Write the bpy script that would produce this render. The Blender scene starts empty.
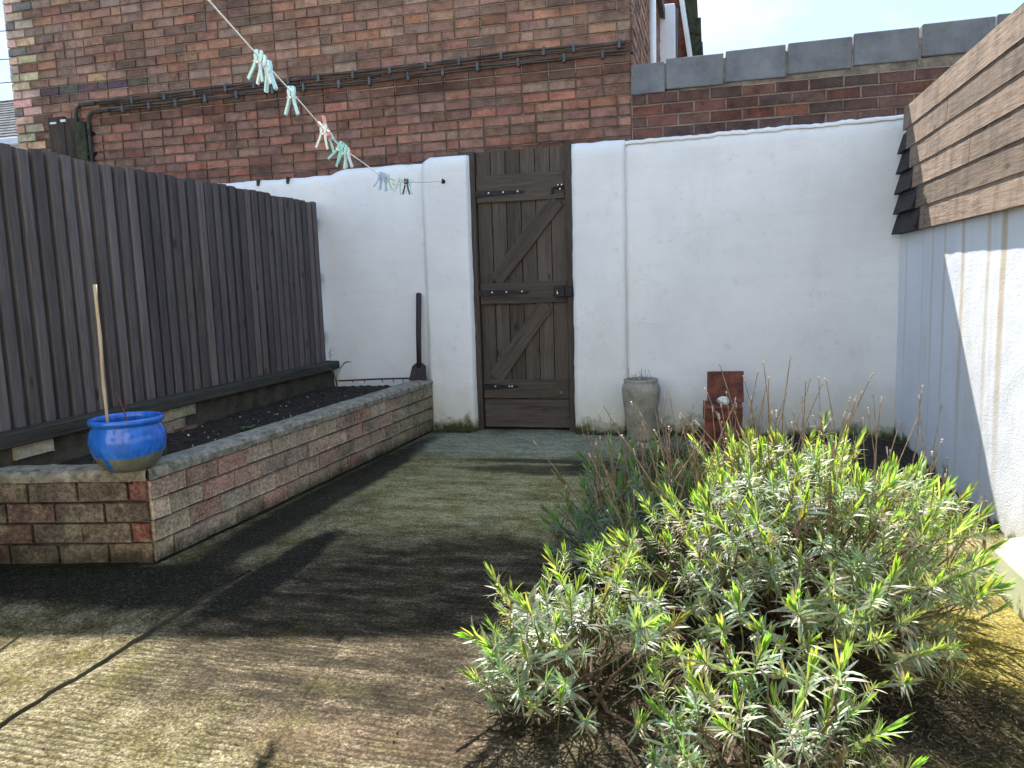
import bpy, bmesh, math, random
import numpy as np
from mathutils import Vector, Matrix, noise as mnoise
R = math.radians
rnd = random.Random(7)
sc = bpy.context.scene
C = sc.collection

# ------------------------------------------------------------------ camera
cd = bpy.data.cameras.new('camera'); cam = bpy.data.objects.new('camera', cd); C.objects.link(cam)
yaw, pitch, roll = -.2565, .128, -.033
f_ = Vector((math.sin(yaw)*math.cos(pitch), math.cos(yaw)*math.cos(pitch), -math.sin(pitch)))
r_ = Vector((math.cos(yaw), -math.sin(yaw), 0)); u_ = r_.cross(f_)
r2 = r_*math.cos(roll)+u_*math.sin(roll); u2 = -r_*math.sin(roll)+u_*math.cos(roll)
M = Matrix((r2, u2, -f_)).transposed().to_4x4(); M.translation = Vector((0, 0, 1.1))
cam.matrix_world = M
cd.sensor_width = 36; cd.lens = 775/1024*36; cd.clip_start = .02; cd.clip_end = 2000
sc.camera = cam
sc.render.resolution_x, sc.render.resolution_y = 1024, 768

# ------------------------------------------------------------------ light
SUN = Vector((-.27, 1, 1.2)).normalized()            # towards the sun
elev = math.asin(SUN.z); azi = math.atan2(SUN.x, SUN.y)
w = bpy.data.worlds.new('World'); sc.world = w; w.use_nodes = True
nt = w.node_tree; nt.nodes.clear()
sky = nt.nodes.new('ShaderNodeTexSky'); sky.sky_type = 'NISHITA'; sky.sun_disc = False
sky.sun_elevation = elev; sky.sun_rotation = azi; sky.air_density = 1.0; sky.dust_density = .6; sky.ozone_density = 1
tc = nt.nodes.new('ShaderNodeTexCoord')
mp = nt.nodes.new('ShaderNodeMapping'); mp.inputs['Scale'].default_value = (1.6, 1.6, 4.5)
cn = nt.nodes.new('ShaderNodeTexNoise'); cn.inputs['Scale'].default_value = 2.2; cn.inputs['Detail'].default_value = 9; cn.inputs['Roughness'].default_value = .58
cr = nt.nodes.new('ShaderNodeValToRGB'); cr.color_ramp.elements[0].position = .45; cr.color_ramp.elements[1].position = .80
cm = nt.nodes.new('ShaderNodeMix'); cm.data_type = 'RGBA'
cm.inputs[7].default_value = (1.36, 1.42, 1.48, 1)
bg = nt.nodes.new('ShaderNodeBackground'); bg.inputs['Strength'].default_value = .15
wo = nt.nodes.new('ShaderNodeOutputWorld')
L = nt.links.new
L(tc.outputs['Generated'], mp.inputs['Vector']); L(mp.outputs['Vector'], cn.inputs['Vector'])
hs = nt.nodes.new('ShaderNodeHueSaturation'); hs.inputs['Saturation'].default_value = 4.5
gm = nt.nodes.new('ShaderNodeGamma'); gm.inputs['Gamma'].default_value = .13      # flattens bright and dim parts: softer sky contrast
L(sky.outputs['Color'], gm.inputs['Color']); L(gm.outputs['Color'], hs.inputs['Color'])
L(cn.outputs['Fac'], cr.inputs['Fac']); L(cr.outputs['Color'], cm.inputs[0]); L(hs.outputs['Color'], cm.inputs[6])
tn = nt.nodes.new('ShaderNodeMix'); tn.data_type = 'RGBA'; tn.blend_type = 'MULTIPLY'; tn.inputs[0].default_value = 1; tn.inputs[7].default_value = (.755, .83, .95, 1)
L(cm.outputs[2], tn.inputs[6]); L(tn.outputs[2], bg.inputs['Color']); L(bg.outputs['Background'], wo.inputs['Surface'])
sl = bpy.data.lights.new('sun', 'SUN'); sl.energy = 2.0; sl.angle = R(.53); sl.color = (1, .95, .87)
so = bpy.data.objects.new('sun', sl); C.objects.link(so); so.location = (-2, 8, 9)
so.rotation_euler = (-SUN).to_track_quat('-Z', 'Y').to_euler()
sc.view_settings.view_transform = 'Standard'; sc.view_settings.look = 'None'
sc.view_settings.exposure = 3.12; sc.view_settings.gamma = 1; sc.view_settings.use_curve_mapping = False

# ------------------------------------------------------------------ node helper
class NM:
    def __init__(s, name):
        s.m = bpy.data.materials.new(name); s.m.use_nodes = True
        s.t = s.m.node_tree; s.t.nodes.clear()
        s.out = s.n('ShaderNodeOutputMaterial')
        s.co = s.n('ShaderNodeTexCoord').outputs['Object']
    def n(s, k): return s.t.nodes.new(k)
    def put(s, inp, v):
        if isinstance(v, bpy.types.NodeSocket): s.t.links.new(v, inp)
        else:
            if isinstance(v, tuple) and len(v) == 3 and inp.type == 'RGBA': v = v+(1,)
            inp.default_value = v
    def mapv(s, scale=(1, 1, 1), loc=(0, 0, 0), rot=(0, 0, 0), v=None):
        m = s.n('ShaderNodeMapping'); m.inputs['Scale'].default_value = scale
        m.inputs['Location'].default_value = loc; m.inputs['Rotation'].default_value = rot
        s.put(m.inputs['Vector'], v or s.co); return m.outputs['Vector']
    def noise(s, scale=5, detail=4, rough=.55, v=None, dist=0):
        n = s.n('ShaderNodeTexNoise'); s.put(n.inputs['Vector'], v or s.co)
        n.inputs['Scale'].default_value = scale; n.inputs['Detail'].default_value = detail
        n.inputs['Roughness'].default_value = rough; n.inputs['Distortion'].default_value = dist
        return n.outputs['Fac']
    def vor(s, scale, v=None, feat='F1'):
        n = s.n('ShaderNodeTexVoronoi'); s.put(n.inputs['Vector'], v or s.co); n.inputs['Scale'].default_value = scale
        n.feature = feat; return n.outputs['Distance']
    def ramp(s, f, *st):
        r = s.n('ShaderNodeValToRGB'); e = r.color_ramp.elements
        while len(e) < len(st): e.new(.5)
        for i, (p, c) in enumerate(st):
            e[i].position = p
            if not isinstance(c, tuple): c = (c, c, c)
            e[i].color = c+(1,) if len(c) == 3 else c
        s.put(r.inputs['Fac'], f); return r.outputs['Color']
    def rng(s, f, a, b, c=0., d=1.):
        r = s.n('ShaderNodeMapRange'); s.put(r.inputs[0], f)
        for i, v in enumerate((a, b, c, d)): r.inputs[i+1].default_value = v
        r.interpolation_type = 'SMOOTHSTEP'; return r.outputs[0]
    def mix(s, f, a, b, mode='MIX'):
        m = s.n('ShaderNodeMix'); m.data_type = 'RGBA'; m.blend_type = mode
        s.put(m.inputs[0], f); s.put(m.inputs[6], a); s.put(m.inputs[7], b); return m.outputs[2]
    def math(s, op, a, b=0., c=0.):
        m = s.n('ShaderNodeMath'); m.operation = op
        s.put(m.inputs[0], a); s.put(m.inputs[1], b); s.put(m.inputs[2], c); return m.outputs[0]
    def xyz(s, v=None):
        x = s.n('ShaderNodeSeparateXYZ'); s.put(x.inputs[0], v or s.co); return x.outputs
    def attr(s, name='tint'):
        a = s.n('ShaderNodeAttribute'); a.attribute_name = name; return a.outputs['Color']
    def rand(s):
        return s.n('ShaderNodeObjectInfo').outputs['Random']
    def bump(s, h, strength=.3, dist=.01, nrm=None):
        b = s.n('ShaderNodeBump'); s.put(b.inputs['Height'], h); b.inputs['Strength'].default_value = strength
        b.inputs['Distance'].default_value = dist
        if nrm is not None: s.put(b.inputs['Normal'], nrm)
        return b.outputs['Normal']
    def bsdf(s, col, rough=.8, nrm=None, spec=.3, metal=0., coat=0., trans=0.):
        p = s.n('ShaderNodeBsdfPrincipled'); s.put(p.inputs['Base Color'], col); s.put(p.inputs['Roughness'], rough)
        p.inputs['Specular IOR Level'].default_value = spec; p.inputs['Metallic'].default_value = metal
        p.inputs['Coat Weight'].default_value = coat; p.inputs['Transmission Weight'].default_value = trans
        if nrm is not None: s.put(p.inputs['Normal'], nrm)
        s.t.links.new(p.outputs[0], s.out.inputs['Surface']); return p

def blob(m, x, y, rx, ry, nz, soft=.55, rot=0.):
    """soft stain and tone patch on the ground at world x, y, with a noisy outline"""
    v = m.mapv((1/rx, 1/ry, 0), (0, 0, 0), (0, 0, 0), m.mapv(loc=(-x, -y, 0), rot=(0, 0, 0)))
    l = m.n('ShaderNodeVectorMath'); l.operation = 'LENGTH'; m.put(l.inputs[0], v)
    d = m.math('ADD', l.outputs['Value'], m.math('MULTIPLY', m.math('SUBTRACT', nz, .5), 1.5))
    return m.rng(d, 1.15, 1.15-soft, 0., 1.)

MAT = {}
# concrete yard
def mat_ground(name, left=False):
    m = NM(name)
    big = m.noise(1.1, 6, .62); mid = m.noise(5.5, 8, .72); fine = m.noise(85, 5, .8)
    strk = m.noise(4.2, 8, .72, m.mapv((1.0, 2.8, 1)))
    fmix = m.math('ADD', m.math('MULTIPLY', mid, .5), m.math('MULTIPLY', fine, .5))
    smix = m.math('ADD', m.math('MULTIPLY', strk, .6), m.math('MULTIPLY', fine, .4))
    nz = m.noise(2.4, 9, .74)
    base = m.ramp(fmix, (.38, (.024, .019, .007)), (.47, (.082, .068, .030)), (.58, (.21, .185, .118)))
    c = base
    far = m.ramp(smix, (.38, (.060, .050, .016)), (.48, (.23, .20, .080)), (.60, (.37, .335, .20)))  # olive concrete, kept paler than base to lift the shaded half
    c = m.mix(m.math('MULTIPLY', blob(m, -.9, 4.0, 1.4, 1.35, nz, .7), .95), c, far)
    grn = m.ramp(smix, (.35, (.11, .115, .075)), (.6, (.35, .35, .25)))
    c = m.mix(m.math('MULTIPLY', blob(m, -1.2, 5.15, 1.2, .55, nz, .6), .85), c, grn)
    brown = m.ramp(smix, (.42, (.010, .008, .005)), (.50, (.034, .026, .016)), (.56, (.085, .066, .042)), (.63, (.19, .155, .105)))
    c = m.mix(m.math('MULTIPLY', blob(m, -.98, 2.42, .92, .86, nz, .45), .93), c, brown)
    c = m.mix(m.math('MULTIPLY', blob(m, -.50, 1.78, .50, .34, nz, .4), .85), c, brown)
    red = m.math('MULTIPLY', blob(m, -.85, 1.62, .4, .12, nz, .8), .30)
    c = m.mix(red, c, (.15, .095, .065))
    c = m.mix(m.math('MULTIPLY', m.rng(m.noise(3.3, 7, .7, m.mapv(loc=(4, 2, 0))), .55, .66), .45), c, (.085, .08, .022))
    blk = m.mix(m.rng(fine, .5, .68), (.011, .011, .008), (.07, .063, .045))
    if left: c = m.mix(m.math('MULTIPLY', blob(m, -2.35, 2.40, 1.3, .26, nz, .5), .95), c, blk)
    c = m.mix(m.math('MULTIPLY', blob(m, -2.02, 3.7, .15, 1.75, nz, .5), .93), c, blk)  # darker strip along the foot of the bed
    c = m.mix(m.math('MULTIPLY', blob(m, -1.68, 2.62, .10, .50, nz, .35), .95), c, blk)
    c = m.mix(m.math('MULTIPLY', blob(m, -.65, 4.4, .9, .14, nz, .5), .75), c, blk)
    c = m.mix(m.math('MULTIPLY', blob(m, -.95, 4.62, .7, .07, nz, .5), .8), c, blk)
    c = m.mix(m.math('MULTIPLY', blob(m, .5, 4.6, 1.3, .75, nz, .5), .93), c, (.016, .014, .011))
    yel = m.ramp(fmix, (.36, (.030, .024, .006)), (.48, (.13, .105, .022)), (.6, (.26, .215, .06)))
    c = m.mix(m.math('MULTIPLY', blob(m, .95, 2.3, .55, 1.3, nz, .7), .95), c, yel)
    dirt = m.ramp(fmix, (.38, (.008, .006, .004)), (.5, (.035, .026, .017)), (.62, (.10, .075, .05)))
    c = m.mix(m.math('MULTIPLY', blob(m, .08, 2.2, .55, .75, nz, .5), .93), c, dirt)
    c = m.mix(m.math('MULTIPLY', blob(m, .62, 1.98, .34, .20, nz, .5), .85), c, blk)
    g1 = m.noise(210, 2, .5); g2 = m.noise(95, 4, .75); g3 = m.noise(30, 7, .8)
    c = m.mix(.6, c, m.ramp(g2, (.40, .30), (.50, .98), (.60, 1.7)), 'MULTIPLY')
    c = m.mix(.55, c, m.ramp(g1, (.36, .4), (.5, 1.), (.66, 1.6)), 'MULTIPLY')
    c = m.mix(.5, c, m.ramp(g3, (.40, .4), (.50, 1.), (.62, 1.5)), 'MULTIPLY')
    # pits and pale aggregate
    c = m.mix(m.math('MULTIPLY', m.rng(m.vor(120), .20, .10), m.rng(mid, .40, .55)), c, (.012, .010, .008))
    c = m.mix(m.math('MULTIPLY', m.math('MULTIPLY', m.rng(m.vor(95, m.mapv(loc=(3, 1, 0))), .16, .09), m.rng(strk, .46, .6)), .8), c, (.36, .33, .27))
    x, y, z = m.xyz()
    wob = m.math('ADD', m.math('MULTIPLY', m.noise(2.2, 4), .07), m.math('MULTIPLY', m.noise(13, 4), .022))
    ph = m.math('MULTIPLY', m.math('ADD', m.math('ADD', y, m.math('MULTIPLY', x, .03)), wob), 2*math.pi/.026)
    am = m.math('MULTIPLY', m.rng(m.noise(2.6, 6, .7), .38, .6), m.rng(y, 3.0, 1.7, .1, 1.))
    ridge = m.math('MULTIPLY', m.math('SINE', ph), am)
    if not left:
        groove = m.math('MULTIPLY', m.rng(ridge, -.25, -.7), m.rng(fine, .40, .54))
        c = m.mix(m.math('MULTIPLY', m.rng(ridge, -.15, -.7), .62), c, (.022, .018, .010))
    h = m.math('ADD', m.math('MULTIPLY', ridge, 0.0 if left else .20), m.math('ADD', m.math('MULTIPLY', g2, .8), m.math('MULTIPLY', mid, .5)))
    nr = m.bump(h, .7, .010)
    m.bsdf(c, .9, nr, .09); return m.m
MAT['slab'] = mat_ground('brushed_concrete'); MAT['slab2'] = mat_ground('smooth_concrete', True)

def mat_white(name, drips=False, base=(.80, .80, .795), moss=.16, mossy=1.):
    m = NM(name); x, y, z = m.xyz()
    n1 = m.noise(1.6, 6, .6); n2 = m.noise(9, 8, .68); n3 = m.noise(70, 4, .6)
    c = m.mix(m.rng(n1, .4, .7), base, tuple(b*.90 for b in base))
    c = m.mix(m.math('MULTIPLY', m.rng(n2, .58, .72), .5), c, (.60, .585, .54))
    tr = m.noise(5, 5, .6, m.mapv((.35, 1, 2.6), (0, 0, 0), (0, .25, 0)))
    c = m.mix(m.math('MULTIPLY', m.rng(tr, .5, .66), .13), c, (.63, .635, .65))
    c = m.mix(m.math('MULTIPLY', m.rng(m.noise(2.4, 7, .7, m.mapv((1, 1, .35))), .54, .70), .28), c, (.60, .57, .47))
    # grime and algae climbing from the foot
    zz = m.math('ADD', z, m.math('MULTIPLY', m.math('SUBTRACT', n2, .5), .34))
    zz = m.math('ADD', zz, m.math('MULTIPLY', m.math('SUBTRACT', n1, .5), .25))
    c = m.mix(m.math('MULTIPLY', m.rng(zz, moss*2.6, moss*.7), .42*mossy), c, (.46, .45, .30))
    c = m.mix(m.math('MULTIPLY', m.rng(zz, moss*.75, moss*.2), .85*mossy), c, (.12, .13, .035))
    c = m.mix(m.math('MULTIPLY', m.rng(zz, moss*.32, 0.), .9), c, (.03, .035, .012))
    # hairline cracks and chips
    hn = m.math('ABSOLUTE', m.math('SUBTRACT', m.noise(1.9, 5, .6, m.mapv((.7, 1, 1.6), (3, 0, 1))), .5))
    c = m.mix(m.math('MULTIPLY', m.math('MULTIPLY', m.rng(hn, .0035, .0008), m.rng(m.noise(1.3, 3), .46, .56)), .22), c, (.36, .35, .33))
    chips = m.math('MULTIPLY', m.rng(m.vor(5.), .035, .02), m.rng(m.noise(2.3, 2), .55, .6))
    c = m.mix(m.math('MULTIPLY', chips, .6), c, (.30, .27, .23))
    if drips:
        dn = m.noise(6.5, 3, .6, m.mapv((0, 1, .03)))
        d = m.rng(dn, .56, .68)
        tot = m.math('MULTIPLY', d, .25)
        for yy, wd, st in ((5.353, .012, .5), (4.95, .010, .35), (4.751, .016, .5), (4.519, .016, .6), (4.214, .020, .75), (3.849, .018, .65), (3.665, .026, .95), (3.3, .02, .8), (2.9, .03, .8)):
            wv = m.math('MULTIPLY', m.math('SUBTRACT', m.noise(3, 3, .5, m.mapv((0, 0, 1))), .5), .03)
            a = m.math('ABSOLUTE', m.math('SUBTRACT', m.math('ADD', y, wv), yy))
            tot = m.math('MAXIMUM', tot, m.math('MULTIPLY', m.rng(a, wd*1.9, wd*.5), st))
        fade = m.rng(z, -.1, 1.1, .25, 1.)
        c = m.mix(m.math('MULTIPLY', m.math('MULTIPLY', tot, fade), .8), c, (.47, .36, .20))
    h = m.math('ADD', m.math('MULTIPLY', n2, .8), m.math('MULTIPLY', n3, .35 if not drips else .55))
    if drips: h = m.math('ADD', h, m.math('MULTIPLY', m.vor(150), -.45))
    nr = m.bump(h, (.28 if not drips else .34), .010 if not drips else .006)
    m.bsdf(c, .75, nr, .25); return m.m
MAT['white'] = mat_white('white_masonry_paint'); MAT['white_side'] = mat_white('rough_white_render', True, (.71, .73, .76), .06, .9)
MAT['plinth'] = mat_white('algae_stained_render', False, (.36, .39, .25), .05, .6)

def mat_brick(name, lichen=(0, (0, 0, 0)), rough=.85, spk=0.):
    m = NM(name); n1 = m.noise(14, 6, .65); n2 = m.noise(55, 5, .65); n0 = m.noise(2.2, 5, .6)
    c = m.mix(.9, m.attr(), m.ramp(n1, (.25, .45), (.5, 1.0), (.75, 1.35)), 'MULTIPLY')
    so = m.noise(1.7, 6, .65, m.mapv((1, 1, 2.2)))
    c = m.mix(.8, c, m.ramp(so, (.34, .55), (.5, 1.0), (.68, 1.25)), 'MULTIPLY')
    c = m.mix(.6, c, m.ramp(n2, (.3, .6), (.7, 1.35)), 'MULTIPLY')
    pale = m.math('MULTIPLY', m.rng(m.noise(6, 7, .7), .56, .72), m.rng(n0, .42, .62))
    c = m.mix(m.math('MULTIPLY', pale, .28), c, (.38, .35, .31))
    if lichen[0]:
        l = m.math('MULTIPLY', m.rng(m.noise(7, 8, .7), .46, .62), lichen[0])
        c = m.mix(l, c, lichen[1])
    if spk:
        c = m.mix(spk, c, m.ramp(m.noise(75, 5, .8), (.40, .4), (.5, .95), (.62, 1.6)), 'MULTIPLY')
        x, y, z = m.xyz(); c = m.mix(m.rng(m.math('ADD', z, m.math('MULTIPLY', m.noise(6, 7, .75), .22)), .21, .09), c, (.030, .032, .018))
    h = m.math('ADD', n1, m.math('MULTIPLY', n2, .5))
    m.bsdf(c, rough, m.bump(h, .55, .01), .12); return m.m
MAT['brick'] = mat_brick('old_stock_brick')
MAT['bed_brick'] = mat_brick('mossy_garden_brick', spk=.75, lichen=(.55, (.30, .265, .17)))

def mat_simple(name, a, b, scale=12, rough=.8, bump=.3, bd=.01, stretch=(1, 1, 1), spec=.3, metal=0., coat=0., attr=False, lo=.35, hi=.65):
    m = NM(name); v = m.mapv(stretch); n1 = m.noise(scale, 6, .62, v); n2 = m.noise(scale*5, 4, .6, v)
    c = m.ramp(m.math('ADD', m.math('MULTIPLY', n1, .75), m.math('MULTIPLY', n2, .25)), (lo, a), (hi, b))
    if attr: c = m.mix(1., c, m.attr(), 'MULTIPLY')
    h = m.math('ADD', n1, m.math('MULTIPLY', n2, .4))
    m.bsdf(c, rough, m.bump(h, bump, bd), spec, metal, coat); return m.m
MAT['mortar'] = mat_simple('lime_mortar', (.19, .155, .125), (.40, .335, .275), 9, .95, .6)
MAT['mortar_mid'] = mat_simple('sooty_mortar', (.09, .075, .062), (.30, .255, .21), 12, .95, .6)
MAT['mortar_dark'] = mat_simple('dark_mortar', (.03, .028, .02), (.10, .09, .065), 9, .95, .6)
MAT['coping'] = mat_simple('grey_coping_concrete', (.12, .125, .135), (.215, .222, .232), 5, .85, .4)
MAT['cap'] = mat_simple('lichened_concrete_cap', (.09, .085, .062), (.40, .37, .295), 26, .92, .8, .012)
MAT['iron'] = mat_simple('dark_iron', (.010, .012, .016), (.035, .038, .045), 30, .5, .3, .004, metal=.6)
MAT['bright_metal'] = mat_simple('bright_zinc', (.5, .5, .5), (.75, .75, .75), 40, .35, .1, .002, metal=.9)
MAT['pipe'] = mat_simple('grimy_pipe', (.022, .022, .020), (.085, .075, .06), 14, .6, .3, .004)
MAT['cable_brown'] = mat_simple('sooty_brown_cable', (.040, .032, .027), (.13, .10, .08), 9, .7, .2)
MAT['clip'] = mat_simple('grey_cable_clip', (.05, .055, .06), (.14, .15, .16), 20, .6, .2)
MAT['panel_wood'] = mat_simple('stained_dark_board', (.012, .009, .008), (.075, .055, .042), 7, .8, .4, stretch=(2, 2, .5))
MAT['upvc'] = mat_simple('white_plastic', (.70, .71, .74), (.80, .81, .83), 6, .4, .05, .002, spec=.5)
MAT['slate'] = mat_simple('roof_tile', (.035, .038, .042), (.13, .13, .13), 14, .8, .5, attr=False)
MAT['mossroof'] = mat_simple('mossy_roof_edge', (.02, .022, .014), (.075, .08, .045), 18, .95, .9, .03)
MAT['soil'] = mat_simple('dark_potting_soil', (.008, .006, .005), (.062, .047, .036), 28, .95, 1., .03)
MAT['perlite'] = mat_simple('pale_grit', (.4, .39, .36), (.75, .74, .70), 30, .8, .3)
MAT['rope'] = mat_simple('white_cord', (.62, .61, .57), (.82, .81, .78), 60, .6, .3, .002)
MAT['cable'] = mat_simple('black_cable', (.02, .02, .022), (.04, .04, .045), 10, .6, .1)
MAT['terracotta'] = mat_simple('weathered_terracotta', (.045, .022, .018), (.235, .080, .055), 15, .85, .5, .008)
MAT['tile_orange'] = mat_simple('orange_clay', (.16, .06, .02), (.32, .14, .05), 15, .85, .5)
MAT['stone'] = mat_simple('white_quartz', (.55, .54, .50), (.82, .81, .78), 18, .6, .4)
MAT['urn'] = mat_simple('aged_stone_urn', (.17, .17, .135), (.40, .385, .32), 9, .85, .4, .008)
MAT['cane'] = mat_simple('bamboo_cane', (.38, .28, .15), (.62, .50, .32), 30, .5, .2, .003, stretch=(1, 1, .2))
MAT['twig'] = mat_simple('dry_brown_stem', (.11, .075, .048), (.36, .26, .17), 40, .85, .3, .003)
MAT['woody'] = mat_simple('woody_lavender_stem', (.05, .032, .022), (.19, .13, .09), 30, .9, .5, .004)
MAT['seed'] = mat_simple('dry_seed_head', (.28, .22, .17), (.58, .50, .42), 40, .9, .3, .003)
MAT['redstem'] = mat_simple('red_stem', (.12, .03, .03), (.22, .07, .05), 20, .7, .2)
MAT['rust'] = mat_simple('rusty_rod', (.04, .02, .012), (.13, .06, .035), 30, .85, .4, .004)
MAT['spade_wood'] = mat_simple('dark_varnished_wood', (.018, .014, .016), (.055, .042, .042), 20, .55, .3, .004, stretch=(1, 1, .15))
MAT['peg_aqua'] = mat_simple('pale_aqua_plastic', (.42, .66, .66), (.52, .76, .76), 20, .4, .05, .002, spec=.5)
MAT['peg_white'] = mat_simple('off_white_plastic', (.62, .66, .62), (.72, .76, .71), 20, .4, .05, .002, spec=.5)
MAT['peg_teal'] = mat_simple('teal_plastic', (.22, .54, .54), (.30, .64, .63), 20, .4, .05, .002, spec=.5)
MAT['peg_green'] = mat_simple('sage_green_plastic', (.36, .56, .48), (.46, .66, .57), 20, .4, .05, .002, spec=.5)
MAT['peg_blue'] = mat_simple('faded_blue_plastic', (.30, .42, .58), (.40, .52, .68), 20, .4, .05, .002, spec=.5)
MAT['peg_navy'] = mat_simple('dark_navy_plastic', (.02, .025, .06), (.04, .05, .10), 20, .4, .05, .002, spec=.5)
MAT['peg_pink'] = mat_simple('coral_plastic', (.62, .22, .18), (.72, .30, .25), 20, .4, .05, .002, spec=.5)
MAT['cream'] = mat_simple('cream_house_wall', (.58, .54, .46), (.70, .66, .58), 6, .9, .3)
MAT['litter'] = mat_simple('dry_leaf_litter', (.012, .009, .006), (.11, .075, .045), 25, .95, .3)

def mat_wood(name, dark, light, axis='z', attr=True, grey=.3, knots=True, tilt=0., fine=1.):
    m = NM(name)
    st = {'z': (1, 1, .055), 'y': (1, .055, 1), 'x': (.055, 1, 1)}[axis]
    st2 = {'z': (1, 1, .3), 'y': (1, .3, 1), 'x': (.3, 1, 1)}[axis]
    off = m.n('ShaderNodeVectorMath'); off.operation = 'ADD'; m.put(off.inputs[0], m.co)
    a = m.attr('shift'); m.put(off.inputs[1], a); co = m.mapv(rot=(0, tilt, 0), v=off.outputs[0])
    g1 = m.noise(42*fine, 6, .6, m.mapv(st, v=co), .6); g2 = m.noise(150*fine, 4, .6, m.mapv(st, v=co)); n0 = m.noise(3, 5, .6, m.mapv(st2, v=co))
    f = m.math('ADD', m.math('MULTIPLY', g1, .6), m.math('MULTIPLY', g2, .4))
    c = m.ramp(f, (.33, dark), (.66, light))
    c = m.mix(m.math('MULTIPLY', m.rng(n0, .45, .7), grey), c, tuple((dark[i]+light[i])*.75 for i in range(3)))
    if axis == 'y' and fine > 1:
        vm = m.noise(4, 6, .7, m.mapv((1, 2.2, .5), v=co)); c = m.mix(.65, c, m.ramp(vm, (.36, .5), (.5, 1.), (.64, 1.2)), 'MULTIPLY')
    if knots:
        k = m.rng(m.vor(3.1, m.mapv({'z': (2.2, 2.2, 1), 'y': (2.2, 1, 2.2), 'x': (1, 2.2, 2.2)}[axis], v=co)), .13, .05)
        c = m.mix(m.math('MULTIPLY', k, .7), c, tuple(v*.45 for v in dark))
    if attr: c = m.mix(1., c, m.attr(), 'MULTIPLY')
    m.bsdf(c, .85, m.bump(f, .5, .006), .2); return m.m
MAT['fence'] = mat_wood('weathered_fence_board', (.066, .055, .055), (.160, .138, .137), 'z')
MAT['gate'] = mat_wood('old_gate_timber', (.044, .034, .028), (.130, .104, .083), 'z', grey=.2)
MAT['gate_x'] = mat_wood('old_gate_ledge_timber', (.041, .032, .027), (.120, .096, .078), 'x', grey=.2)
MAT['gate_d'] = mat_wood('old_gate_brace_timber', (.041, .032, .027), (.120, .096, .078), 'x', grey=.2, tilt=R(50))
MAT['sleeper'] = mat_wood('damp_dark_sleeper', (.012, .012, .012), (.060, .056, .048), 'y')
MAT['clad'] = mat_wood('sun_bleached_board', (.085, .057, .040), (.34, .250, .183), 'y', grey=.6, fine=1.8)
MAT['clad_shade'] = mat_wood('shade_toned_board', (.020, .017, .018), (.070, .062, .060), 'y')  # dark copy of the cladding, painting the shade on its far ends

def mat_glaze():
    m = NM('blue_pot_glaze'); x, y, z = m.xyz(); n1 = m.noise(22, 6, .65, m.mapv((1, 1, .35))); n2 = m.noise(5, 4)
    blue = m.ramp(n1, (.3, (.010, .085, .38)), (.55, (.022, .15, .62)), (.75, (.07, .26, .78)))
    clay = m.ramp(n1, (.3, (.09, .10, .08)), (.7, (.20, .21, .16)))
    edge = m.math('ADD', z, m.math('MULTIPLY', m.math('SUBTRACT', n2, .5), .035))
    k = m.rng(edge, .062, .072)
    dr = m.rng(m.math('ABSOLUTE', m.math('ADD', x, m.math('MULTIPLY', m.math('SUBTRACT', n2, .5), .01))), .016, .008)
    k = m.math('MAXIMUM', k, m.math('MULTIPLY', dr, m.rng(z, .008, .02)))
    c = m.mix(k, clay, blue)
    ro = m.math('SUBTRACT', .75, m.math('MULTIPLY', k, .58))
    m.bsdf(c, ro, m.bump(n1, .15, .004), .5, coat=.25); return m.m
MAT['glaze'] = mat_glaze()

def mat_leaf(name, trans=.5, gloss=.05):
    m = NM(name); col = m.attr(); n = m.noise(60, 3)
    col = m.mix(.5, col, m.ramp(n, (.3, .7), (.7, 1.3)), 'MULTIPLY')
    d = m.n('ShaderNodeBsdfDiffuse'); m.put(d.inputs[0], col)
    t = m.n('ShaderNodeBsdfTranslucent'); m.put(t.inputs[0], m.mix(1., col, (1.5, 1.75, .42), 'MULTIPLY'))
    g = m.n('ShaderNodeBsdfGlossy'); m.put(g.inputs[0], (.8, .8, .8)); g.inputs['Roughness'].default_value = .5
    a = m.n('ShaderNodeMixShader'); a.inputs[0].default_value = trans
    m.t.links.new(d.outputs[0], a.inputs[1]); m.t.links.new(t.outputs[0], a.inputs[2])
    b = m.n('ShaderNodeMixShader'); b.inputs[0].default_value = gloss
    m.t.links.new(a.outputs[0], b.inputs[1]); m.t.links.new(g.outputs[0], b.inputs[2])
    m.t.links.new(b.outputs[0], m.out.inputs['Surface']); return m.m
MAT['leaf'] = mat_leaf('lavender_leaf'); MAT['weed'] = mat_leaf('green_weed_leaf', .4, .08)
MAT['glass'] = mat_simple('dark_window_glass', (.03, .035, .04), (.05, .055, .06), 3, .08, 0., spec=.8)

# ------------------------------------------------------------------ mesh helpers
ORG = {}
def tag(o, label=None, cat=None, group=None, kind=None):
    if label: o['label'] = label
    if cat: o['category'] = cat
    if group: o['group'] = group
    if kind: o['kind'] = kind
    return o
def thing(name, loc, label, cat, group=None):
    o = bpy.data.objects.new(name, None); C.objects.link(o); o.location = loc; o.empty_display_size = .1
    ORG[o.name] = Vector(loc); return tag(o, label, cat, group)

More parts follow.
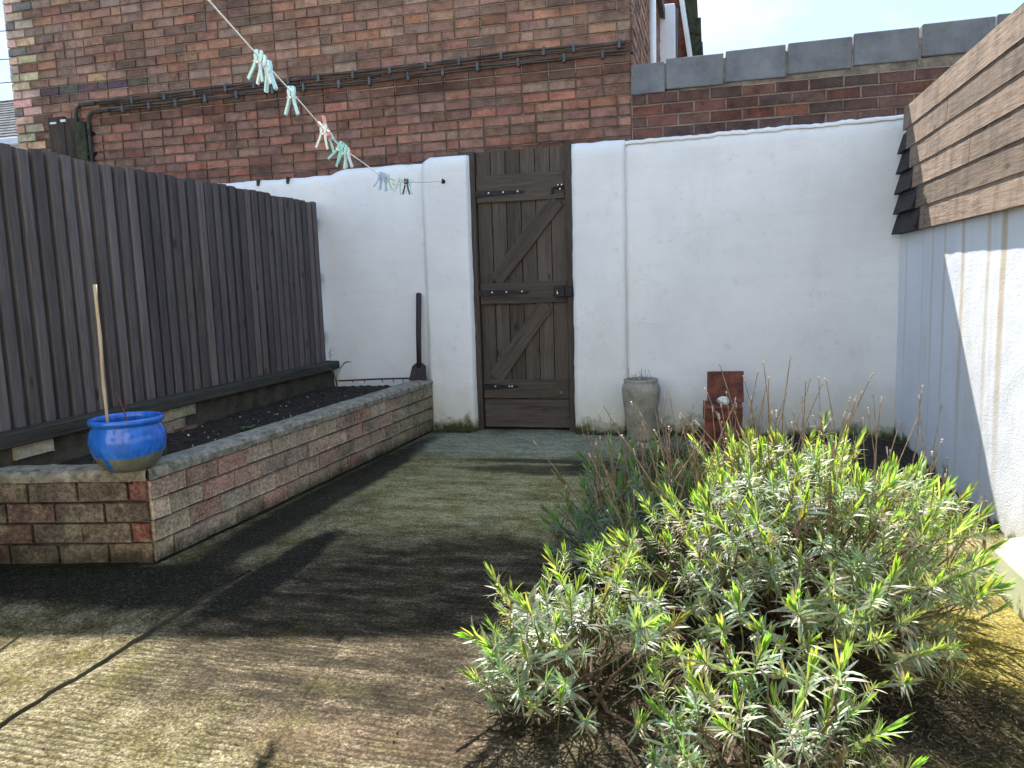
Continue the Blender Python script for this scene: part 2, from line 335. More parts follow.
class MB:
    """collects world-space geometry for ONE mesh object"""
    def __init__(s): s.v = []; s.f = []; s.c = []; s.sh = []; s.col = (1, 1, 1); s.shift = (0, 0, 0)
    def add(s, vs, fs, col=None, shift=None):
        o = len(s.v); s.v += [tuple(p) for p in vs]; s.f += [tuple(i+o for i in f) for f in fs]
        s.c += [col or s.col]*len(fs); s.sh += [shift or s.shift]*len(fs)
    def box(s, lo, hi, col=None, mat=None, bev=0., shift=None, jit=0.):
        bm = bmesh.new(); bmesh.ops.create_cube(bm, size=1)
        for p in bm.verts: p.co = Vector([(lo[i]+hi[i])/2+p.co[i]*(hi[i]-lo[i]) for i in range(3)])
        if jit:
            for p in bm.verts: p.co += Vector([rnd.uniform(-jit, jit) for _ in range(3)])
        if bev: bmesh.ops.bevel(bm, geom=list(bm.edges), offset=bev, segments=1, affect='EDGES')
        s.bm(bm, mat, col, shift)
    def bm(s, bm, mat=None, col=None, shift=None):
        bm.verts.index_update()
        vs = [(mat @ p.co) if mat else p.co.copy() for p in bm.verts]
        s.add(vs, [[p.index for p in f.verts] for f in bm.faces], col, shift); bm.free()
    def tube(s, pts, rad, n=6, col=None, cap=True):
        pts = [Vector(p) for p in pts]
        if not isinstance(rad, (list, tuple)): rad = [rad]*len(pts)
        vs = []; fs = []; up = Vector((.13, .31, .94))
        for i, p in enumerate(pts):
            d = (pts[min(i+1, len(pts)-1)]-pts[max(i-1, 0)])
            if d.length < 1e-9: d = Vector((0, 0, 1))
            d.normalize(); a = d.cross(up)
            if a.length < .05: a = d.cross(Vector((1, 0, 0)))
            a.normalize(); b = d.cross(a)
            for k in range(n):
                t = 2*math.pi*k/n; vs.append(p+(a*math.cos(t)+b*math.sin(t))*rad[i])
        for i in range(len(pts)-1):
            for k in range(n):
                k2 = (k+1) % n; fs.append((i*n+k, i*n+k2, (i+1)*n+k2, (i+1)*n+k))
        if cap: fs.append(tuple(range(n))[::-1]); fs.append(tuple(range((len(pts)-1)*n, len(pts)*n)))
        s.add(vs, fs, col)
    def lathe(s, prof, c, n=40, col=None, wob=0.):
        vs = []; fs = []
        for i, (r, z) in enumerate(prof):
            for k in range(n):
                t = 2*math.pi*k/n; q = r*(1+wob*mnoise.noise(Vector((math.cos(t)*1.5, math.sin(t)*1.5, z*6))))
                vs.append((c[0]+q*math.cos(t), c[1]+q*math.sin(t), c[2]+z))
        for i in range(len(prof)-1):
            for k in range(n):
                k2 = (k+1) % n; fs.append((i*n+k, i*n+k2, (i+1)*n+k2, (i+1)*n+k))
        s.add(vs, fs, col)
    def build(s, name, mat, parent=None, smooth=False, org=None):
        me = bpy.data.meshes.new(name)
        o = bpy.data.objects.new(name, me); C.objects.link(o)
        base = Vector((0, 0, 0))
        if parent is not None:
            o.parent = parent; base = ORG[parent.name]
        elif org is not None:
            base = Vector(org); o.location = base
        ORG[o.name] = base
        V = np.array(s.v, dtype=np.float64)-np.array(base)
        me.from_pydata(V.tolist(), [], s.f); me.update()
        def put(nm, src):
            a = me.attributes.new(nm, 'FLOAT_COLOR', 'FACE'); arr = np.ones((len(s.f), 4), dtype=np.float32)
            arr[:, :3] = np.array(src, dtype=np.float32).reshape(-1, 3); a.data.foreach_set('color', arr.ravel())
        put('tint', s.c)
        if any(x != (0, 0, 0) for x in s.sh[:50]): put('shift', s.sh)
        if smooth: me.polygons.foreach_set('use_smooth', [True]*len(me.polygons))
        me.materials.append(mat if not isinstance(mat, str) else MAT[mat])
        return o
def rcol(a, b=1.): k = rnd.uniform(a, b); return (k, k, k)
def rshift(): return (rnd.uniform(0, 9), rnd.uniform(0, 9), rnd.uniform(0, 9))

# grid sheet helper with noise
def lumpy_wall(name, x0, x1, yf, yb, topf, parent, mat, z0=-.05, amp=.007, step=.045, rnd_top=.02, leanL=0., leanR=0.):
    nx = max(2, int((x1-x0)/step)); nz = 44
    b = MB(); vs = []; fs = []
    for j in range(nz+1):
        for i in range(nx+1):
            u = i/nx; t = j/nz; top = topf(x0+(x1-x0)*u)
            z = z0+(top-z0)*t
            x = x0+(x1-x0)*u+(leanL*(1-u)+leanR*u)*(z/2.)
            p = Vector((x*1.3, yf*3, z*1.3))
            d = amp*mnoise.noise(p)+amp*.6*mnoise.noise(p*3.7)+amp*.3*mnoise.noise(p*9)
            e = max(0, t-.985)/.015*rnd_top
            if i in (0, nx): e += .006; 
            xx = x+(.004*mnoise.noise(Vector((yf, z*6, i*1.)))+.003*mnoise.noise(Vector((yf+5, z*19, i*1.))) if i in (0, nx) else 0)
            vs.append((xx, yf+d+e, z))
    for j in range(nz):
        for i in range(nx):
            a = j*(nx+1)+i; fs.append((a, a+1, a+nx+2, a+nx+1))
    nF = len(vs)
    for j in range(nz+1):                                  # back edge ring
        for i in (0, nx):
            p = vs[j*(nx+1)+i]; vs.append((p[0], yb, p[2]))
    for j in range(nz):
        a = j*(nx+1); fs.append((a, a+nx+1, nF+2*(j+1), nF+2*j))
        a = j*(nx+1)+nx; fs.append((a, nF+2*j+1, nF+2*(j+1)+1, a+nx+1))
    tb = len(vs)
    for i in range(nx+1):
        p = vs[nz*(nx+1)+i]; vs.append((p[0], yb, p[2]+.012))
    for i in range(nx):
        a = nz*(nx+1)+i; fs.append((a, a+1, tb+i+1, tb+i))
    b.add(vs, fs); return b.build(name, mat, parent, smooth=True)

# ------------------------------------------------------------------ ground
def sheet(name, x0, x1, y0, y1, z, nx, ny, mat, fn=None):
    b = MB(); vs = []; fs = []
    for j in range(ny+1):
        for i in range(nx+1):
            x = x0+(x1-x0)*i/nx; y = y0+(y1-y0)*j/ny; dx, dz = fn(x, y, i, nx) if fn else (0, 0)
            vs.append((x+dx, y, z+dz))
    for j in range(ny):
        for i in range(nx): a = j*(nx+1)+i; fs.append((a, a+1, a+nx+2, a+nx+1))
    b.add(vs, fs); return b.build(name, mat, None, smooth=True)
tag(sheet('ground', -600, 600, -600, 600, -.10, 1, 1, MAT['mortar_dark']), kind='structure')
def jx(y): return .012*mnoise.noise(Vector((3., y*4, 0)))+.007*mnoise.noise(Vector((9., y*14, 0)))
def slabR(x, y, i, nx):
    edge = 1 if i == 0 else 0
    d = .004*mnoise.noise(Vector((x*2, y*2, 0)))
    dx = jx(y)+.005*mnoise.noise(Vector((1, y*30, 0))) if i == 0 else 0
    # the joint fades towards the back
    return dx, d-(.006*min(1, max(0, (2.75-y)/.4)) if edge else 0)
def slabL(x, y, i, nx):
    d = .004*mnoise.noise(Vector((x*2, y*2, 4)))+.007*max(0, min(1, (2.9-y)/.7))
    if i == nx: g = min(1, max(0, (2.75-y)/.4)); return jx(y)-(.004+.0035*mnoise.noise(Vector((5, y*22, 0))))*g+.02*(1-g), d-.003*(1-g)
    return 0, d
tag(sheet('yard_slab', -1.80, 3.2, -3, 5.9, 0, 140, 220, MAT['slab'], slabR), kind='structure')
o = sheet('side_slab', -6, -1.80, -3, 5.9, 0, 90, 220, MAT['slab2'], slabL); tag(o, kind='structure')
# a broken lip on the joint side
b = MB(); n = 120; vs = []; fs = []
for k in range(n+1):
    y = -.5+(2.75+.5)*k/n; x = -1.80+jx(y)-(.004+.0035*mnoise.noise(Vector((5, y*22, 0))))*min(1, max(0, (2.75-y)/.4)); zt = .004*mnoise.noise(Vector((x*2, y*2, 4)))+.007*max(0, min(1, (2.9-y)/.7))
    vs += [(x, y, zt), (x+.002, y, -.06)]
for k in range(n): fs.append((2*k, 2*k+1, 2*k+3, 2*k+2))
b.add(vs, fs); tag(b.build('slab_edge', 'mortar_dark'), kind='structure')

# ------------------------------------------------------------------ bricks
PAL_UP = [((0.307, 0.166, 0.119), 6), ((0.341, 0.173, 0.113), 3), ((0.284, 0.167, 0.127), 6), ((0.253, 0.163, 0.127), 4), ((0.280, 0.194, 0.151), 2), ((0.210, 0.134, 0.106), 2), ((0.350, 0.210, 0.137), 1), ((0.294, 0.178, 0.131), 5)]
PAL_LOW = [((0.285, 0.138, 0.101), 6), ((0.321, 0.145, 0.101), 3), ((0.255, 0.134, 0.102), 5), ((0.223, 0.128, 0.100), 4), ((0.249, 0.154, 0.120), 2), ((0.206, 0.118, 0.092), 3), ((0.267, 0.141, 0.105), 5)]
PAL_COP = [((0.141, 0.066, 0.052), 6), ((0.115, 0.063, 0.053), 5), ((0.095, 0.060, 0.052), 4), ((0.198, 0.080, 0.057), 2), ((0.131, 0.073, 0.060), 4)]
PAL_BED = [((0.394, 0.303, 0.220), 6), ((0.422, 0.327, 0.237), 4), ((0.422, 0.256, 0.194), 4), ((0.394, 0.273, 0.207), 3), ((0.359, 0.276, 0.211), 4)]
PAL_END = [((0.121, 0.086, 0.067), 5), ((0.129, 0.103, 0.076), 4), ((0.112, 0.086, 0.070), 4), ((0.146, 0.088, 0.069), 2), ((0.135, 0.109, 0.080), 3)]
def pick(p):
    c = rnd.choices([a for a, _ in p], [w for _, w in p])[0]; k = rnd.uniform(.78, 1.2); return tuple(v*k*rnd.uniform(.96, 1.04) for v in c)
def brick_face(b, A, D, N, length, z0, n, ch, bl, pal, bond='mixed', depth=.06, proud=.009, joint=.010, skip=None, colf=None, start=0., minor=.004):
    """courses of bricks along direction D from A, face normal N"""
    D = Vector(D).normalized(); N = Vector(N).normalized(); A = Vector(A)
    for k in range(n):
        x = -(bl*.5 if k % 2 else 0)-start; z = z0+k*ch
        head = False
        sag = 0
        while x < length-.004:
            l = bl*.5 if head or (bond == 'mixed' and rnd.random() < .09) else bl
            a = max(0, x)+joint/2; e = min(length, x+l)-joint/2
            x += l
            if e-a < .02: continue
            if skip and skip((a+e)/2, z+ch/2): continue
            c = (colf((a+e)/2, z+ch/2, k) if colf else None) or pick(pal((a+e)/2, z+ch/2) if callable(pal) else pal)
            pr = proud+rnd.uniform(-minor, minor)
            bm = bmesh.new(); bmesh.ops.create_cube(bm, size=1)
            for p in bm.verts:
                q = p.co.copy()
                p.co = A+D*((a+e)/2+q.x*(e-a))+N*(pr-depth/2+q.y*depth)+Vector((0, 0, z+ch/2+q.z*(ch-joint)))
                p.co += Vector([rnd.uniform(-.0022, .0022) for _ in range(3)])
            bmesh.ops.bevel(bm, geom=list(bm.edges), offset=.004, segments=1, affect='EDGES')
            b.bm(bm, None, c)

# ------------------------------------------------------------------ brick building behind the yard
YB = 5.78; HB = 3.85
bld = thing('brick_building', (-3.2, 6.9, 0), 'old red brick building with pipes along its blank wall, behind the white wall', 'building')
HL = 4.52                                               # unseen roof line, sloped to the right to set where its shadow falls
def prism(b, x0, x1, y0, y1, za, zl, zr):
    b.add([(x0, y0, za), (x1, y0, za), (x1, y1, za), (x0, y1, za), (x0, y0, zl), (x1, y0, zr), (x1, y1, zr), (x0, y1, zl)],
          [(3, 2, 1, 0), (4, 5, 6, 7), (0, 1, 5, 4), (1, 2, 6, 5), (2, 3, 7, 6), (3, 0, 4, 7)])
b = MB(); prism(b, -5.95, -.575, YB+.006, 9.2, 2.60, HL+.6, HB); b.build('mortar_core', 'mortar', bld)
b = MB(); b.box((-5.95, YB+.0065, -.05), (-.575, 9.2, 2.60)); b.build('mortar_core', 'mortar_mid', bld)
b = MB()
XL = -5.965
def stain(u, z):
    x = XL+u
    return x < -4.9 and 2.1 < z < 2.72
def colf_b(u, z, k):
    x = XL+u
    if x < -5.60 and (x < -5.78 or k % 2): return tuple(v*rnd.uniform(.8, 1.1) for v in (.68, .50, .345)) if rnd.random() < .88 else (.22, .20, .18)
    if abs(z-2.87) < .05 and x < -4.6: return tuple(v*rnd.uniform(.7, 1.1) for v in (.15, .125, .112))
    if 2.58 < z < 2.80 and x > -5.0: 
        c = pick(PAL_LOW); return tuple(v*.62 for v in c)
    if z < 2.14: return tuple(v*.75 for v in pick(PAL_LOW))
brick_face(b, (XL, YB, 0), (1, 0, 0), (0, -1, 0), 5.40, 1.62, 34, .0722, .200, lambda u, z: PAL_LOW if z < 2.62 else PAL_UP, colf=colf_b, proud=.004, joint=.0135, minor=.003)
b.build('brick_wall', 'brick', bld)
# side return seen past the corner
b = MB(); brick_face(b, (-.565, YB+.03, 0), (0, 1, 0), (1, 0, 0), 3.4, 2.2, 22, .0835, .228, PAL_UP); b.build('return_wall', 'brick', bld)
b = MB(); prism(b, -6.05, -.50, YB-.06, 9.3, HB, HL+.60, HB+.02); b.v = [(x, y, z+(.02 if z > HB+.01 else (.5*(HL-HB) if 0 else 0))) for x, y, z in b.v]
b.v = b.v[:0]; b.f = []; b.c = []; b.sh = []
for k_ in range(1): 
    zl, zr = HL+.60, HB
    b.add([(-6.05, YB-.06, zl), (-.50, YB-.06, zr), (-.50, 9.3, zr), (-6.05, 9.3, zl), (-6.05, YB-.06, zl+.1), (-.50, YB-.06, zr+.1), (-.50, 9.3, zr+.1), (-6.05, 9.3, zl+.1)], [(3, 2, 1, 0), (4, 5, 6, 7), (0, 1, 5, 4), (1, 2, 6, 5), (2, 3, 7, 6), (3, 0, 4, 7)])
b.build('roof', 'slate', bld)  # out of frame; height and slope shaped for the cast shadow
# pipes
def pipe(pts, r=.0135, n=8, name='pipe', mat='pipe'):
    q = MB(); q.tube(pts, r, n); return q.build(name, mat, bld, smooth=True)
y = YB-.035
def zz(x, z0): return z0+.028*(x+5.2)/4.6+.006*math.sin(x*3.1)
def run(xa, xb, z0): return [(xa+(xb-xa)*k/24, y+.004*math.sin(k*2.1), zz(xa+(xb-xa)*k/24, z0)) for k in range(25)]
for z0, xv in ((2.735, -5.24), (2.668, -5.12)):           # two conduits rise, then run as clipped cables
    pipe([(xv-.05, y, 1.7), (xv-.05, y, z0-.08), (xv-.04, y, z0-.03), (xv, y, zz(xv, z0)), (xv+.16, y, zz(xv, z0)+.002)], .016)
for z0, xa, r in ((2.752, -5.08, .0075), (2.734, -5.09, .006), (2.716, -4.9, .005), (2.684, -4.97, .0075), (2.667, -4.97, .006)):
    ph = rnd.uniform(0, 6)
    pipe([(p[0], p[1]+.012, p[2]+.004*math.sin(p[0]*4.7+ph)+.003*math.sin(p[0]*13+ph)) for p in run(xa, -.60, z0)], r, 6, 'cable', 'cable_brown')
for k in range(30):
    x = -4.85+k*.145+rnd.uniform(-.04, .04); q = MB(); z0 = 2.737 if k % 2 else 2.676; zc = zz(x, z0)
    q.box((x-.010, y-.004, zc-.030), (x+.010, YB, zc+.030), bev=.003); q.build('cable_clip', 'clip', bld)
for zc in (2.0, 2.33, 2.5):
    for xv in (-5.29, -5.17):
        q = MB(); q.box((xv-.03, y-.016, zc-.012), (xv+.03, YB, zc+.012), bev=.003); q.build('pipe_bracket', 'iron', bld)
# dark boarded patch low at the left end
q = MB(); q.box((-5.58, YB-.045, 2.0), (-5.42, YB, 2.66), jit=.004, bev=.004); q.box((-5.415, YB-.04, 2.0), (-5.31, YB, 2.64), jit=.004, bev=.004)
wp = q.build('wall_panel', 'panel_wood', bld)
q = MB(); q.box((-5.305, YB-.055, 1.9), (-5.20, YB-.001, 2.60), jit=.004, bev=.005); q.build('wall_box', 'mossroof', bld)
q = MB(); q.box((-5.55, YB-.056, 2.60), (-5.49, YB-.046, 2.615)); q.build('wall_clip', 'upvc', bld)
q = MB(); q.box((-5.44, YB-.056, 2.61), (-5.39, YB-.042, 2.63)); q.build('wall_clip', 'upvc', bld)
# things on the side return
q = MB(); q.tube([(-.53, 7.35, 2.0), (-.53, 7.35, 4.0)], .034, 12); q.build('downpipe', 'upvc', bld, smooth=True)
q = MB(); q.tube([(-.545, 6.75, 2.0), (-.545, 6.75, 2.82), (-.54, 6.79, 2.86)], .017, 8); q.tube([(-.54, 6.95, 2.0), (-.53, 6.97, 2.70), (-.50, 7.12, 2.56), (-.49, 7.2, 2.3)], .02, 8); q.build('waste_pipe', 'upvc', bld, smooth=True)
q = MB(); q.box((-.575, 8.85, 2.2), (-.40, 9.0, 4.0), bev=.004); wf = q.build('window_frame', 'upvc', bld)
q = MB(); q.box((-.575, 9.01, 2.2), (-.375, 9.19, 4.0)); q.build('window_pane', 'glass', bld)

# neighbour's lean-to beyond, sloping tiled verge
nb = thing('lean_to_roof', (-.6, 10.3, 0), 'dark mossy sloping roof edge seen past the right corner of the brick building', 'roof')
q = MB(); q.add([(-.60, 9.6, 0), (-.36, 9.6, 0), (-.20, 9.6, 3.4), (-.39, 9.6, 4.6), (-.60, 9.6, 5.6), (-.60, 11, 0), (-.36, 11, 0), (-.20, 11, 3.4), (-.39, 11, 4.6), (-.60, 11, 5.6)],
     [(0, 1, 2, 3, 4), (9, 8, 7, 6, 5), (0, 5, 6, 1), (1, 6, 7, 2), (2, 7, 8, 3), (3, 8, 9, 4), (4, 9, 5, 0)]); q.build('gable_wall', 'terracotta', nb)
q = MB()
A = Vector((-.385, 9.5, 4.85)); B = Vector((-.165, 9.5, 3.30))
for k in range(13):
    p = A.lerp(B, k/12); q.box((p.x-.02, 9.45+rnd.uniform(0, .03), p.z-.10), (p.x+.095+rnd.uniform(-.012, .02), 11.0, p.z+.06), jit=.012)
q.build('verge_tiles', 'mossroof', nb)
q = MB(); q.tube([(-.44, 9.42, 4.85), (-.215, 9.42, 3.30)], .03, 6); q.build('barge_board', 'peg_white', nb)

# far house at the left edge
fh = thing('distant_house', (-11.5, 11.5, 0), 'distant house with tiled roof and white gutter at the far left edge', 'house')
q = MB(); q.box((-14, 9.6, -.05), (-9.5, 14, 3.35)); q.build('wall', 'cream', fh)
q = MB()
for r_i in range(16):
    for cidx in range(20):
        t0 = r_i/16; y0 = 9.45+t0*2.0; z0 = 3.42+t0*1.15; xx = -13.9+cidx*.225+(.11 if r_i % 2 else 0)
        q.add([(xx, y0, z0+.02), (xx+.215, y0, z0+.02), (xx+.215, y0+.135, z0+.085), (xx, y0+.135, z0+.085), (xx, y0, z0-.03), (xx+.215, y0, z0-.03)], [(0, 1, 2, 3), (4, 5, 1, 0)])
q.build('roof', 'slate', fh)
q = MB(); q.box((-14, 9.34, 3.32), (-9.36, 9.46, 3.43), bev=.015); q.build('gutter', 'upvc', fh)
q = MB(); q.box((-14, 9.46, 3.2), (-9.4, 9.5, 3.34)); q.build('fascia', 'upvc', fh)
for k, (za, zb) in enumerate(((4.72, 4.45), (5.0, 4.78), (5.5, 5.0), (6.0, 5.4))):
    q = MB(); q.tube([(-16+10*t/10, 11.2, za+(zb-za)*t/10-.12*math.sin(math.pi*t/10)) for t in range(11)], .008, 5)
    tag(q.build('overhead_wire', 'cable', None, org=(-16, 11.2, za)), 'thin dark overhead wire crossing the strip of sky left of the brick building', 'wire', 'overhead wires in the left strip of sky')

# ------------------------------------------------------------------ alley wall with big coping blocks
cw = thing('coped_wall', (.9, 5.86, 0), 'low dark red brick wall topped with big grey coping blocks, standing behind the right white wall', 'wall')
q = MB(); q.box((-.565, YB+.005-.03, -.05), (3.6, 5.98, 2.40)); q.build('mortar_core', 'mortar', cw)
q = MB(); brick_face(q, (-.562, YB-.03, 0), (1, 0, 0), (0, -1, 0), 4.1, 1.938, 6, .077, .215, PAL_COP, bond='stretch', proud=.003, joint=.0135); q.build('brick_wall', 'brick', cw)
xs = [-.572, -.325, .073, .475, .884, 1.29, 1.72, 2.15, 2.6, 3.05, 3.5]
for i in range(len(xs)-1):
    q = MB(); zb = 2.400+.0135*i+rnd.uniform(-.002, .002); q.box((xs[i]+.0065, 5.735+rnd.uniform(-.006, .006), zb), (xs[i+1]-.0065, 6.0, zb+.203+rnd.uniform(-.004, .004)), bev=.005, jit=.003)
    q.build('coping_stone', 'coping', cw)
q = MB()
for x in xs[1:-1]: q.box((x-.008, 5.748, 2.42), (x+.008, 5.99, 2.59), jit=.002)
prism(q, -.57, 3.5, 5.758, 5.98, 2.385, 2.402, 2.402+.0135*10); q.build('mortar_joints', 'mortar_mid', cw)

# ------------------------------------------------------------------ white walls
lw = thing('white_wall', (-3.4, 5.65, 0), 'white painted rendered wall left of the gate, rising behind the dark fence and the raised bed', 'wall')
def topL(x):
    z = 1.985+.010*mnoise.noise(Vector((x*5, 1, 0)))+.006*mnoise.noise(Vector((x*17, 2, 0)))
    if x > -2.83: z += .026*min(1, (x+2.83)/.10)
    if x < -2.83: z -= .012
    return z
lumpy_wall('wall', -5.2, -2.07, 5.55, 5.745, topL, lw, 'white', amp=.006)
def topP(x): return 2.042+.008*mnoise.noise(Vector((x*9, 3, 0)))-(.03*max(0, (-2.04-x)/.06) if x < -2.04 else 0)
lumpy_wall('pier', -2.105, -1.748, 5.520, 5.745, topP, lw, 'white', amp=.006, step=.03, leanR=.010, leanL=.02)
q = MB()
for x in (-3.46, -3.20): q.box((x-.008, 5.535, 1.93), (x+.008, 5.60, 1.982))
q.build('coping_nick', 'mortar_dark', lw)
rw = thing('white_wall', (.3, 5.65, 0), 'wide white painted rendered wall between the gate and the timber clad side wall', 'wall')
def topRp(x): return 2.060+.008*mnoise.noise(Vector((x*9, 8, 0)))
lumpy_wall('pier', -.978, -.60, 5.510, 5.745, topRp, rw, 'white', amp=.006, step=.03, leanL=.015, leanR=.006)
def topR(x): return 2.052+.028*(x+.6)/1.8+.004*mnoise.noise(Vector((x*4, 5, 0)))+.004*mnoise.noise(Vector((x*22, 6, 0)))
lumpy_wall('wall', -.61, 1.3, 5.55, 5.745, topR, rw, 'white', amp=.006)
# rough mortar flaunching along the top
q = MB(); vs = []; fs = []; n = 90
for k in range(n+1):
    x = -.60+1.86*k/n; t = topR(x)
    for yy, dz in ((5.551, -.022), (5.546, -.008), (5.560, .004), (5.62, .010), (5.74, .010)):
        d = .008*mnoise.noise(Vector((x*14, yy*40, 1)))+.005*mnoise.noise(Vector((x*40, yy*40, 1)))
        vs.append((x, yy+d, t+dz+d))
for k in range(n):
    for i in range(4): a = k*5+i; fs.append((a, a+1, a+6, a+5)[::-1])
q.add(vs, fs); q.build('top_ridge', 'white', rw, smooth=True)

sw = thing('side_wall', (1.26, 0, 0), 'rough white rendered side wall with brown drip streaks, along the right of the yard', 'wall')
q = MB(); vs = []; fs = []; ny = 150; nz = 40
for j in range(nz+1):
    for k in range(ny+1):
        yy = -1+6.56*k/ny; z = -.05+1.42*j/nz
        d = .003*mnoise.noise(Vector((2, yy*2, z*2)))+.0014*mnoise.noise(Vector((2, yy*9, z*9)))
        vs.append((1.165+d, yy, z))
for j in range(nz):
    for k in range(ny): a = j*(ny+1)+k; fs.append((a, a+1, a+ny+2, a+ny+1)[::-1])
q.add(vs, fs); q.box((1.19, -1, -.05), (1.42, 5.56, 1.37)); q.build('wall', 'white_side', sw)
# render lip where the paint stops, rough edge just above the sun line
q = MB(); vs = []; fs = []; n = 40                            # battered footing at the near right
for k in range(n+1):
    yy = -.8+3.76*k/n
    for xx, z in ((1.17, .20), (.985, .165), (.955, .12), (.935, -.02)):
        d = .006*mnoise.noise(Vector((xx*9, yy*5, z*5))); vs.append((xx+d, yy+(.0 if k < n else -.01), z+d))
for k in range(n):
    for i in range(3): a = k*4+i; fs.append((a, a+1, a+5, a+4)[::-1])
fs.append(tuple(n*4+i for i in range(4))[::-1])
vs.append((1.17, -.8+3.76, -.02)); fs[-1] = (n*4+3, n*4+2, n*4+1, n*4, len(vs)-1)
q.add(vs, fs); q.build('footing', 'plinth', sw, smooth=False)

# timber cladding above the side wall
cl = thing('timber_cladding', (1.2, 3, 1.33), 'pale brown weathered horizontal boards overlapping along the top of the right side wall', 'cladding')
nb_ = 6; z0 = 1.335; zt = 2.085; hb = (zt-z0)/nb_
for i in range(nb_):
    za = z0+i*hb; zb = za+hb+.008; yend = 4.93+.095*i
    cuts = {0: [-1, yend], 1: [-1, 3.35, 3.352+.0, yend], 2: [-1, 4.06, yend], 3: [-1, 2.6, yend], 4: [-1, 4.45, yend], 5: [-1, 3.2, yend]}[i]
    cuts = sorted(set(round(c, 2) for c in cuts))
    for a, e in zip(cuts[:-1], cuts[1:]):
        q = MB(); n = 60; vs = []; fs = []; k0 = rcol(.68, 1.18); sh = rshift()
        for k in range(n+1):
            yy = a+.003+(e-a-.006)*k/n; wv = .0015*mnoise.noise(Vector((i*3., yy*1.7, 0)))+.001*mnoise.noise(Vector((i*3., yy*9, 0)))
            for xx, z in ((1.1295+wv, za), (1.1345+wv*.5, zb), (1.162, zb), (1.162, za)): vs.append((xx, yy, z+wv*.7))
        for k in range(n):
            for m_ in range(4): fs.append((k*4+m_, k*4+(m_+1) % 4, k*4+4+(m_+1) % 4, k*4+4+m_))
        fs.append((0, 3, 2, 1)); fs.append((n*4, n*4+1, n*4+2, n*4+3))
        q.add(vs, fs, k0, sh); q.build('board', 'clad', cl)
    if i < 5:
        q = MB(); ya, ye = yend+.004, 5.52-.012*rnd.random(); xb = 1.150-.012*(5-i)*.45-.02; xt = xb+.034
        q.add([(xb, ya, za), (xb, ye, za), (xt, ye, zb-.012), (xt, ya, zb-.012), (1.162+.02, ya, za), (1.162+.02, ye, za), (1.162+.02, ye, zb-.012), (1.162+.02, ya, zb-.012)],
              [(0, 1, 2, 3)[::-1], (4, 5, 6, 7), (0, 4, 5, 1)[::-1], (1, 5, 6, 2)[::-1], (2, 6, 7, 3)[::-1], (3, 7, 4, 0)[::-1]], rcol(.7, 1.1), rshift()); q.build('end_board', 'clad_shade', cl)  # dark pieces step along the shadow edge
q = MB(); q.box((1.185, -1, 1.372), (1.28, 5.5, 2.08)); q.build('backing', 'panel_wood', cl)

# ------------------------------------------------------------------ gate
gt = thing('wooden_gate', (-1.37, 5.62, 0), 'tall dark ledged and braced timber gate between the two white walls', 'gate')
gx0, gx1, gy = -1.70, -1.032, 5.635
n = 6
for k in range(n):
    a = gx0+(gx1-gx0)*k/n; e = gx0+(gx1-gx0)*(k+1)/n
    q = MB(); q.box((a+.0025, gy+rnd.uniform(-.002, .002), .015), (e-.0025, gy+.025, 1.72+.35), rcol(.75, 1.2), bev=.003, shift=rshift()); q.build('board', 'gate', gt)
def ledge(za, zb, yf=.024, nm='ledge'):
    q = MB(); q.box((gx0+.005, gy-yf, za), (gx1-.004, gy-.001, zb), rcol(.8, 1.15), bev=.004, shift=rshift(), jit=.002); return q.build(nm, 'gate_x', gt)
ledge(1.70, 1.895); ledge(.955, 1.112); ledge(.245, .385); ledge(.02, .235, .010, 'kick_board')
def brace(p0, p1, wd):
    p0 = Vector((p0[0], 0, p0[1])); p1 = Vector((p1[0], 0, p1[1])); d = (p1-p0).normalized(); s_ = Vector((-d.z, 0, d.x))*wd/2
    q = MB(); pts = [p0-s_, p1-s_, p1+s_, p0+s_]
    vs = [(p.x, gy-.020, p.z) for p in pts]+[(p.x, gy-.001, p.z) for p in pts]
    q.add(vs, [(0, 1, 2, 3), (7, 6, 5, 4), (0, 4, 5, 1), (1, 5, 6, 2), (2, 6, 7, 3), (3, 7, 4, 0)], rcol(.85, 1.1), rshift())
    o = q.build('brace', 'gate_d', gt); return o
brace((-1.575, 1.125), (-1.095, 1.69), .115); brace((-1.60, .40), (-1.19, .945), .115)
q = MB(); q.box((-1.028, 5.575, 0), (-.955, 5.70, 2.075), rcol(.8, .9), bev=.005, shift=rshift()); q.box((-1.030, 5.572, 0), (-.972, 5.574+.10, .10), rcol(.6, .7), shift=rshift()); q.build('post', 'gate', gt)
q = MB(); q.box((-1.80, 5.60, 0), (-1.704, 5.70, 2.075), rcol(.8, .9), bev=.005, shift=rshift()); q.build('post', 'gate', gt)
def hinge(z, x1):
    q = MB(); y_ = gy-.032
    q.add([(-1.715, y_, z-.026), (x1, y_, z-.008), (x1+.012, y_, z), (x1, y_, z+.008), (-1.715, y_, z+.026), (-1.715, gy-.0245, z-.026), (x1, gy-.0245, z-.008), (x1+.012, gy-.0245, z), (x1, gy-.0245, z+.008), (-1.715, gy-.0245, z+.026)],
          [(0, 1, 2, 3, 4), (9, 8, 7, 6, 5), (0, 5, 6, 1), (1, 6, 7, 2), (2, 7, 8, 3), (3, 8, 9, 4), (4, 9, 5, 0)])
    h = q.build('hinge', 'iron', gt)
    for x in (-1.60, -1.49, x1-.04):
        s_ = MB(); s_.lathe([(.0, .004), (.006, .003), (.007, 0)], (0, 0, 0), 8)
        s_.v = [(x+p[0], y_-p[2], z+.004+p[1]) for p in s_.v]; s_.build('screw', 'bright_metal', h)
hinge(1.765, -1.34); hinge(1.040, -1.33); hinge(.333, -1.43)
